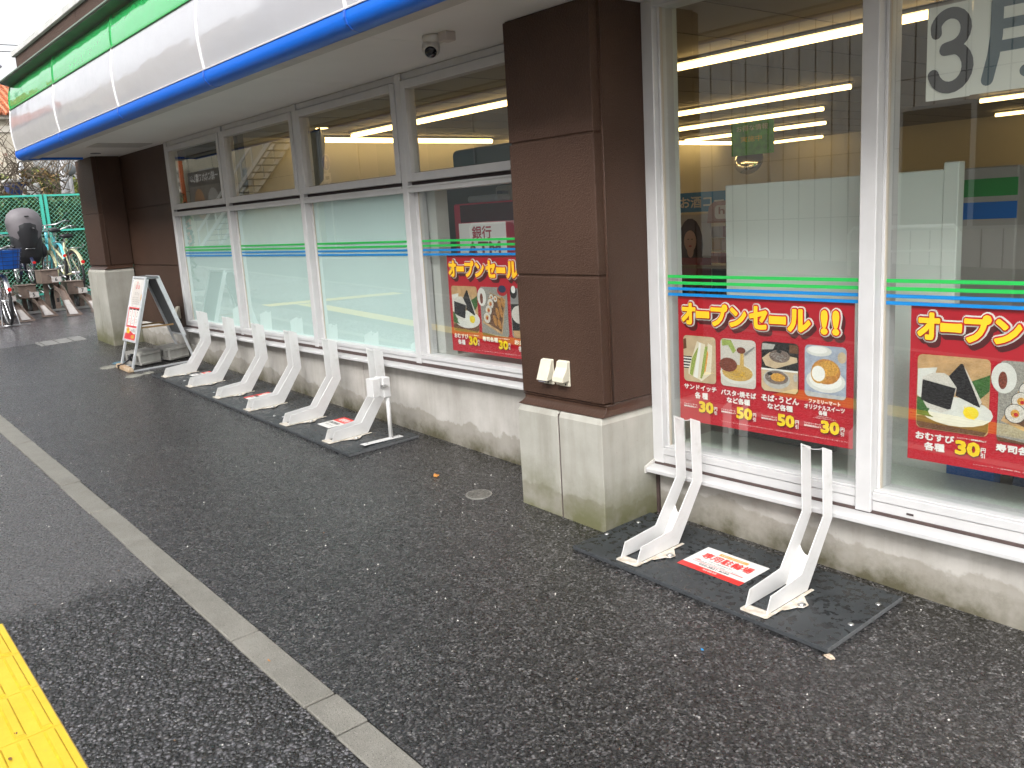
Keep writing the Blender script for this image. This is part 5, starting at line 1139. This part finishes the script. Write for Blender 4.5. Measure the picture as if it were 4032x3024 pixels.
# racks: sloping channels with a pivot box, posts and number plates on a floor rail
rackm = mat('rack_bronze', (.27, .205, .17), .42, .35, noise=.2, nscale=12); padm = mat('ramp_label', (.60, .56, .53), .5, noise=.2, nscale=40)
def cycle_rack(num, x_, y_, label, high):
    z_ = gz(x_, y_); t = thing('cycle_rack', label, 'cycle rack', (x_, y_, z_), 'numbered sloping cycle racks')
    L_ = 1.15; zt = .42 if high else .22
    q = MB()
    def sec(x2, z2, w_, d): return [(x2, -w_, z2+d), (x2, -w_, z2), (x2, w_, z2), (x2, w_, z2+d), (x2, w_-.006, z2+d), (x2, w_-.006, z2+.006), (x2, -w_+.006, z2+.006), (x2, -w_+.006, z2+d)]
    q.loft([sec(0, .004, .105, .012), sec(-.16, .05, .06, .05), sec(-.55, zt*.75, .045, .06), sec(-L_, zt, .045, .06)]); q.build('channel', t, rackm)
    q = MB(); q.add([(-.03, -.055, .028), (-.03, .055, .028), (-.42, .035, .05+zt*.42), (-.42, -.035, .05+zt*.42)], [(0, 1, 2, 3)]); q.build('ramp_label', t, padm)
    q = MB(); q.box(-1.05, -.72, -.20, .03, zt+.02, zt+.21); q.box(-1.06, -.70, -.21, .04, zt+.205, zt+.215); bxp = q.build('pivot_box', t, rackm, bevel=.006)
    for dx, dy in ((-1.0, -.10), (-.86, .0)):
        q = MB(); q.box(dx-.03, dx+.03, dy-.03, dy+.03, 0, zt+.03); q.build('post', t, rackm)
    q = MB(); q.tube([(-.45, -.09, zt+.10), (-.80, -.09, zt+.14)], .010, 6); q.tube([(-.45, .06, zt+.10), (-.80, .06, zt+.14)], .010, 6); q.build('guide_bar', t, steel)
    c = Card((-.42, -.13, zt+.12), (0, 1, 0), (0, 0, -1), (1, 0, 0)); c.rect(0, 0, .12, .075, padm); c.text(num, .042, .012, .05, BLK, grow=.002, dirs=4); c.mb.m(padm).box(-.425, -.4205, -.13, -.01, zt+.045, zt+.12); c.build('number_plate', t)
    q = MB(); q.ring((-1.0, 0, .19), .15, .028, 'y', 20, 6); q.build('wheel_stop', t, rubber)
    return t
cycle_rack('4', -13.22, -.49, 'low sloping cycle rack directly right of the silver bicycle', False)
cycle_rack('5', -13.42, -.16, 'low sloping cycle rack carrying number plate 5', False)
cycle_rack('6', -13.18, .10, 'high sloping cycle rack carrying number plate 6', True)
cycle_rack('7', -13.35, .46, 'sloping cycle rack carrying number plate 7, partly behind the far pillar', False)
cycle_rack('3', -13.25, -.86, 'sloping cycle rack at the very left edge', True)
q = MB(); q.box(-14.56, -14.44, -3, 3, 0, .04); q.box(-14.0, -13.94, -3, 3, 0, .03); o = q.build('rack_rail', None, mat('galvanised', (.45, .45, .44), .4, .6, noise=.2, nscale=20)); o.location = (0, 0, gz(-14.2)+.002); tag(o, 'galvanised floor rails carrying the cycle racks', 'rail')

# chain link fence
FX = -16.5; zf = gz(FX); fg = mat('fence_green', (.07, .52, .40), .45); fw = mat('fence_wire', (.20, .52, .38), .5); 
t = thing('chain_link_fence', 'bright green chain link fence behind the bicycles', 'fence', (FX, 0, zf))
q = MB()
ys = [-1.22, .66, 2.55, 4.4]
zt = 1.66; y0_, y1_ = -1.22, 4.4; sp = .07; n = int((y1_-y0_+zt)/sp)
for k in range(n):
    for s_ in (1, -1):
        a = y0_-zt+k*sp*1.0; pa, pb = (a, 0.03), (a+zt, zt)
        if pa[0] < y0_: pa = (y0_, pa[1]+(y0_-pa[0]))
        if pb[0] > y1_: pb = (y1_, pb[1]-(pb[0]-y1_))
        if pa[0] >= pb[0]: continue
        f = (lambda y_: y_) if s_ > 0 else (lambda y_: y0_+y1_-y_)
        q.tube([(.003*s_, f(pa[0]), pa[1]), (.003*s_, f(pb[0]), pb[1])], .0024, 3, cap=False)
q.build('mesh', t, fw)
for y_ in ys:
    for d in (-.035, .035): q = MB(); q.box(-.02, .02, y_+d-.022, y_+d+.022, -.1, zt+.02); q.build('post', t, fg)
for a, b_ in zip(ys[:-1], ys[1:]):
    for z_ in (.04, 1.08, zt): q = MB(); q.box(-.017, .017, a+.06, b_-.06, z_-.015, z_+.015); q.build('rail', t, fg)

# plants
def leaves(name, label, cat, cx, cy, z0, z1, rx, ry, n, size, cols, seed, twigs=0, group=None, stems=6, solid=False):
    random.seed(seed); q = MB(); ms = [mat('leaf_%.3f_%.3f_%.3f' % c_, c_, .55, spec=.3) for c_ in cols]
    blobs = [(cx+random.uniform(-.8, .8)*rx, cy+random.uniform(-.85, .85)*ry, random.uniform(z0+.1*(z1-z0), z1-.12*(z1-z0)), random.uniform(.22, .5)*min(rx, ry, (z1-z0)/2)) for _ in range(max(5, int(6+ry*7)))]
    for i in range(n):
        bx_, by_, bz_, br = random.choice(blobs); v = Vector((random.gauss(0, 1), random.gauss(0, 1), random.gauss(0, 1))).normalized()*br*random.uniform(.7, 1.15)
        p = Vector((bx_, by_, bz_))+v
        if solid: p = Vector((cx+random.uniform(-1, 1)*rx, cy+random.uniform(-1, 1)*ry, z0+(z1-z0)*random.random()**.8+math.sin(p.y*7)*.04))
        a = Vector((random.uniform(-1, 1), random.uniform(-1, 1), random.uniform(-1, 1))).normalized(); b_ = a.cross(Vector((random.uniform(-1, 1), random.uniform(-1, 1), random.uniform(-1, 1)))).normalized()
        s_ = size*random.uniform(.6, 1.3); q.m(ms[min(len(ms)-1, int(random.triangular(0, len(ms), len(ms)*.4)))])
        q.add([p-a*s_, p+b_*s_*.5, p+a*s_, p-b_*s_*.5], [(0, 1, 2, 3)])
    t = thing(name, label, cat, (0, 0, 0), group); q.build('foliage', t)
    q = MB()
    for i in range(stems):
        x_, y_ = cx+random.uniform(-.5, .5)*rx, cy+random.uniform(-.8, .8)*ry; pts = [(x_, y_, gz(x_)-.05)]
        for k in range(4): pts.append((pts[-1][0]+random.uniform(-.15, .15), pts[-1][1]+random.uniform(-.15, .15), pts[-1][2]+(z1-gz(x_))*.22))
        q.tube(pts, .03, 5, rs=[.035, .028, .02, .012, .005])
    for i in range(twigs):
        x_, y_, z_ = cx+random.uniform(-1, 1)*rx, cy+random.uniform(-1, 1)*ry, random.uniform(z0, z1); pts = [(x_, y_, z_)]
        for k in range(3): pts.append((pts[-1][0]+random.uniform(-.2, .2), pts[-1][1]+random.uniform(-.25, .25), pts[-1][2]+random.uniform(.0, .3)))
        q.tube(pts, .008, 3, rs=[.012, .009, .006, .003])
    q.build('stems', t, mat('bark', (.11, .085, .06), .8)); return t
DG = [(.012, .030, .010), (.022, .055, .014), (.04, .085, .02), (.07, .12, .03)]; YG = [(.10, .13, .02), (.22, .24, .04), (.05, .08, .02), (.14, .09, .04)]
leaves('hedge', 'dense dark evergreen hedge behind the green fence', 'hedge', -17.5, -1.6, .5, 2.15, .5, 1.6, 15000, .05, DG, 21, solid=True)
leaves('hedge', 'dark evergreen hedge behind the fence near the far pillar', 'hedge', -17.6, 1.2, .5, 2.2, .5, 1.5, 15000, .05, DG, 22, solid=True)
leaves('shrub', 'straggly yellow-green winter shrub rising above the hedge', 'shrub', -19.9, 1.6, 1.9, 3.0, .6, 1.1, 1700, .05, YG, 23, twigs=110)
leaves('shrub', 'brownish bare shrub above the fence at the left edge', 'shrub', -17.95, .45, 2.15, 2.75, .25, 1.0, 500, .035, [(.22, .13, .06), (.30, .20, .09), (.10, .09, .04)], 24, twigs=170)
leaves('tree', 'dark evergreen tree behind the shrubs, under the end of the canopy', 'tree', -23, 3.1, 1.6, 3.4, 1.2, 1.5, 6000, .08, DG, 25)
leaves('tree', 'nearly bare twisted tree in front of the cream house', 'tree', -25.5, 1.6, 2.2, 4.4, .8, .8, 40, .05, [(.12, .07, .05), (.2, .12, .08)], 26, twigs=36)
p = atX(42, 502, -19); p2 = atX(65, 681, -19)
t = thing('pole', 'pale grey metal pole standing beyond the fence at the left edge', 'pole', (-19, p.y+.06, gz(-19))); q = MB(); q.tube([(0, .02, 0), (0, 0, p.z-gz(-19))], .05, 12); q.build('shaft', t, mat('pole_pale', (.50, .53, .56), .4)); q = MB(); q.lathe([(.075, p.z-gz(-19)), (.075, p.z-gz(-19)+.05), (.02, p.z-gz(-19)+.09)], (0, 0, 0), 12); q.build('cap', t, mat('coping'))
p = atX(262, 700, -18.6)
t = thing('utility_pole', 'grey utility pole with wire ties beyond the fence, beside a round traffic mirror', 'pole', (-18.6, p.y, gz(-18.6))); q = MB(); q.tube([(0, -.02, 0), (0, 0, 3.3)], .14, 14, rs=[.12, .11]); q.build('shaft', t, mat('pole_grey', (.33, .33, .335), .6, noise=.3, nscale=8))
for k in range(6): q = MB(); q.ring((0, -.01, 1.2+k*.25), .120, .008, 'z', 16, 4); q.build('tie', t, greyp)
p = atX(275, 668, -18.2)
t = thing('traffic_mirror', 'round grey traffic mirror seen from behind beside the utility pole', 'mirror', (-18.2, p.y, p.z)); q = MB(); q.lathe([(.11, -.02), (.11, 0), (.08, .02), (.01, .03)], (0, 0, 0), 22, M=Matrix.Rotation(R(90), 3, 'Y')); q.build('disc', t, mat('mirror_back', (.17, .18, .185), .5)); q = MB(); q.tube([(-.05, 0, 0), (-.05, 0, -(p.z-gz(-18.2)))], .035, 8); q.build('post', t, mat('pole_grey'))
p = atX(62, 735, -18.4)
t = thing('skip', 'dark blue crate beyond the fence with a pale rim', 'container', (-18.5, p.y+.05, gz(-18.5)+.50)); t.scale = (.5, .42, .70); q = MB(); zb_ = p.z-gz(-18.5); q.loft([[(-.35, -.36, zb_-.45), (.35, -.36, zb_-.45), (.35, .36, zb_-.45), (-.35, .36, zb_-.45)], [(-.42, -.46, zb_+.18), (.42, -.46, zb_+.18), (.42, .46, zb_+.18), (-.42, .46, zb_+.18)]]); q.box(-.3, .3, -.3, .3, 0, zb_-.44); q.build('body', t, mat('skip_blue', (.03, .06, .20), .5, noise=.4, nscale=5), bevel=.03); q = MB(); q.box(-.46, .46, -.50, .50, zb_+.18, zb_+.26); q.build('rim', t, mat('coping'), bevel=.02)
p = atX(125, 725, -18.3); t = thing('tarpaulin', 'crumpled white tarpaulin heaped beyond the fence', 'tarpaulin', (-18.3, p.y, gz(-18.3))); random.seed(8); q = MB(); q.smooth = False; rings = []
for k in range(7):
    f = k/6; rings.append([(math.cos(2*math.pi*i/16)*(.5-.4*f)*random.uniform(.8, 1.2), math.sin(2*math.pi*i/16)*(.48-.36*f**1.5)*random.uniform(.85, 1.15), (p.z-.02-gz(-18.3))*(f**.7)*random.uniform(.96, 1.03)) for i in range(16)])
q.loft(rings); q.build('sheet', t, mat('tarp_white', (.62, .62, .60), .6))
# cream house with an orange tiled roof
hm = mat('house_cream', (.52, .47, .38), .8, noise=.25, nscale=2.5); tile = mat('roof_tile', (.46, .14, .06), .6, noise=.5, nscale=9)
t = thing('house', 'cream rendered house with an orange tiled roof at the far left', 'house', (-33, 1, gz(-33)))
q = MB(); q.box(-7, 0, -8, 3.2, -.5, 4.6); q.build('wall', t, hm)
q = MB(); q.box(.002, .05, -8, 3.3, 4.15, 4.35); q.box(-7, .22, -8.2, 3.4, 4.55, 4.68); q.build('eaves', t, mat('eaves', (.62, .58, .50), .6))
q = MB(); q.prism([(.35, 4.66), (-3.2, 6.2), (-7.2, 4.66)], -8.3, 3.6, 'y'); rf = q.build('roof', t, tile)
q = MB()
for k in range(60):
    y_ = -8.2+k*.2; q.tube([(.38, y_, 4.70), (-3.2, y_, 6.24)], .055, 6)
q.build('tile_ridge', rf, tile)
q = MB(); q.box(-.02, .03, -1.5, -.4, 1.6, 3.0); q.build('window', t, mat('house_window', (.06, .07, .08), .1))
t = thing('house', 'white flat walled house with a dark roof, highest at the left edge', 'house', (-46, 2.5, gz(-46))); q = MB(); q.box(-8, 0, -9, 3.4, -.5, 8.2); q.build('wall', t, mat('house_white', (.60, .58, .55), .8)); q = MB(); q.prism([(.5, 8.2), (-4, 10), (-8.5, 8.2)], -9.4, 3.8, 'y'); q.build('roof', t, mat('roof_dark', (.10, .10, .12), .6)); q = MB(); q.box(-.02, .02, .4, 1.6, 5.4, 6.6); q.build('window', t, mat('house_window'))
t = thing('overhead_cable', 'thin overhead cables crossing the sky at the left', 'cable', (0, 0, 0)); q = MB()
for dz in (0, .25): q.tube([(-40, -9, 9.0+dz), (-40, 2, 8.7+dz), (-40, 12, 8.9+dz)], .015, 4)
q.build('wire', t, blackp)

# ------------------------------------------------------------------ the far side of the street (mirrored in the shop's glass)
ZR = gz(-10, -4)-.02
def facade(name, label, x0, x1, y_, z0, z1, m_, dx, dz, jm, depth=8):
    t = thing(name, label, 'building', ((x0+x1)/2, y_, z0)); cx = (x0+x1)/2; q = MB(); q.box(x0-cx, x1-cx, -depth, 0, 0, z1-z0); q.build('wall', t, m_)
    q = MB(); k = 0; x_ = x0
    random.seed(int(abs(x0)*10))
    while x_ < x1: q.box(x_-cx-.012, x_-cx+.012, .0, .004, 0, z1-z0); x_ += dx*random.choice((1, 1, 1, .5, 1.5))
    z_ = 0
    while z_ < z1-z0: q.box(x0-cx, x1-cx, .0, .003, z_-.008, z_+.008); z_ += dz
    q.build('joint', t, jm); return t
def holes(t, lst, glassm, framem):
    cx = t.location.x; z0 = t.location.z
    for x0, x1, a, b_ in lst:
        q = MB(); q.box(x0-cx, x1-cx, .005, .06, a, b_); f = q.build('window', t, framem); n = max(1, int((x1-x0)/1.2)); w_ = (x1-x0)/n
        for k in range(n): q = MB(); q.box(x0-cx+k*w_+.05, x0-cx+(k+1)*w_-.05, .06, .065, a+.06, b_-.06); q.build('pane', f, glassm)
gl = mat('far_glass', (.05, .06, .07), .1); ff = mat('far_frame', (.42, .42, .42), .5); jm = mat('far_joint', (.10, .09, .085), .8)
tl = mat('far_tile', (.60, .57, .54), .55, noise=.15, nscale=1.2)
t = facade('tiled_building', 'grey tiled building across the street with vertical joints', -18.6, 6, -13.2, gz(-8, -4)-.3, 11.0, tl, .36, 1.2, jm); holes(t, [(-18.5, -14.6, .2, 2.9), (-18.5, -14.6, 3.3, 5.6), (-8.2, -5.6, .9, 3.1), (-3.8, -1.2, .9, 3.1), (-11.4, -9.4, 5.2, 7.2), (1, 3.6, .9, 3.1)], gl, ff)
t = facade('glass_building', 'dark glazed building across the street with a steel grid', -30.6, -19.2, -13.3, gz(-25, -4)-.3, 10.0, mat('curtain', (.30, .33, .34), .3), 1.1, 1.2, mat('grid_steel', (.34, .35, .35), .4)); holes(t, [(-30, -27.6, 2.4, 4.4), (-26.4, -24, 2.4, 4.4), (-23.4, -21, 2.4, 4.4)], mat('curtain_glass', (.22, .28, .31), .15), ff)
t = facade('cream_building', 'cream building across the street with an outside staircase', -62, -31.2, -13.4, gz(-40, -4)-.4, 8.6, mat('cream_render', (.66, .61, .47), .8, noise=.1, nscale=2), 6, 3.1, jm); holes(t, [(-60, -55, .3, 2.6), (-52, -49, 3.4, 5.0), (-37.8, -36.7, 2.9, 3.7), (-42.6, -40.8, 3.2, 4.0)], mat('curtain_glass'), ff)
stm = mat('stair_white', (.80, .80, .77), .5)
t = thing('outside_staircase', 'white steel staircase climbing the cream building across the street', 'staircase', (-37.6, -12.9, gz(-40, -4)-.02))
q = MB()
for yy in (-.45, .45): q.loft([[(-3.9, yy-.03, 0), (-3.5, yy-.03, 0), (-3.5, yy+.03, 0), (-3.9, yy+.03, 0)], [(7.5, yy-.03, 5.3), (8.0, yy-.03, 5.3), (8.0, yy+.03, 5.3), (7.5, yy+.03, 5.3)]])
q.build('stringer', t, stm)
for k in range(22): q = MB(); f = k/22; q.box(-3.6+11.4*f, -3.25+11.4*f, -.43, .43, 5.3*f+.05, 5.3*f+.08); q.build('tread', t, mat('tread_dark', (.2, .2, .2), .6))
for yy in (-.47, .47):
    q = MB(); q.loft([[(-3.9, yy-.02, .75), (-3.6, yy-.02, .75), (-3.6, yy+.02, .75), (-3.9, yy+.02, .75)], [(7.6, yy-.02, 6.1), (7.9, yy-.02, 6.1), (7.9, yy+.02, 6.1), (7.6, yy+.02, 6.1)]])
    for k in range(11): f = k/10; q.tube([(-3.7+11.4*f, yy, 5.3*f), (-3.7+11.4*f, yy, 5.3*f+.8)], .035, 5)
    q.build('handrail', t, stm)
c = Card((-39.3, -13.0, 4.25), (-.85, 0, 0), (0, 0, -.75), (0, 1, 0)); t = None
c.rect(0, 0, 4.6, .9, mat('board_brown', (.10, .08, .06), .5)); c.text('一緒になれて嬉しい', .3, .14, .5, WHT, width=4.0, grow=.012, dirs=5); c.rect(0, .9, 4.6, 3.0, mat('board_grey', (.20, .17, .13), .5)); c.ell(1.2, 2.0, .8, .9, mat('fur_white', (.45, .42, .38), .7)); c.ell(3.2, 2.0, .75, .95, mat('fur_tan', (.45, .25, .12), .7)); c.ell(3.3, 2.3, .4, .45, mat('fur_white')); c.ell(3.35, 2.45, .13, .10, BLK); c.ell(1.2, 2.3, .12, .10, BLK); c.ell(3.0, 1.8, .08, .06, BLK); c.ell(3.5, 1.8, .08, .06, BLK)
c.mb.m(mat('board_grey')).box(-43.2, -39.3, -13.15, -13.002, 2.0, 4.25); tag(c.build('billboard'), 'billboard with two pet portraits across the street', 'billboard')
t = thing('traffic_sign', 'round blue one way sign on a white post across the street', 'traffic sign', (-28.3, -12.4, gz(-28, -4))); q = MB(); q.tube([(0, 0, 0), (0, 0, 3.1)], .035, 10); q.build('post', t, stm); c = Card((-.3, .04, 3.2), (1, 0, 0), (0, 0, -1), (0, 1, 0)); c.ell(.3, .3, .30, .30, WHT, 24); c.ell(.3, .3, .27, .27, mat('sign_face_blue', (.03, .12, .40), .4), 24); c.rect(.27, .2, .33, .5, WHT); c.poly([(.18, .25), (.3, .09), (.42, .25)], WHT); c.rect(.04, .66, .56, .98, WHT); c.rect(.16, .76, .44, .88, NAVY); c.build('sign_face', t)
for i, x_ in enumerate((-17.5, -12.2, -7.0)):
    t = thing('guard_rail', ['white tubular guard rail across the street, far left of three', 'white tubular guard rail across the street, middle of three', 'white tubular guard rail across the street, far right of three'][i], 'guard rail', (x_, -10.9, gz(x_, -4)), 'tubular guard rails by the road'); q = MB(); q.tube([(-.9, 0, 0), (-.9, 0, .7), (-.82, 0, .8), (.82, 0, .8), (.9, 0, .7), (.9, 0, 0)], .035, 8); q.tube([(-.9, 0, .42), (.9, 0, .42)], .02, 6); q.build('tube', t, stm)

c = Card((-43.8, -12.95, 4.6), (-1, 0, 0), (0, 0, -1), (0, 1, 0)); c.rect(0, 0, .95, 2.2, WHT); 
for k, ch in enumerate('動物病院'): c.text(ch, .28, .15+k*.5, .36, BLK, grow=.012, dirs=4)
c.mb.m(mat('board_grey')).box(-44.75, -43.8, -13.02, -12.952, 2.4, 4.6); tag(c.build('vertical_sign'), 'white upright sign with black characters across the street', 'sign')
t = thing('marker_post', 'orange post standing in front of the pet portrait billboard', 'post', (-42.9, -12.6, gz(-42.9, -4))); q = MB(); q.tube([(0, 0, 0), (0, 0, 4.4)], .11, 12); q.build('shaft', t, mat('post_orange', (.62, .16, .05), .5))
# tidy: normals for smooth objects stay as built; nothing is hidden
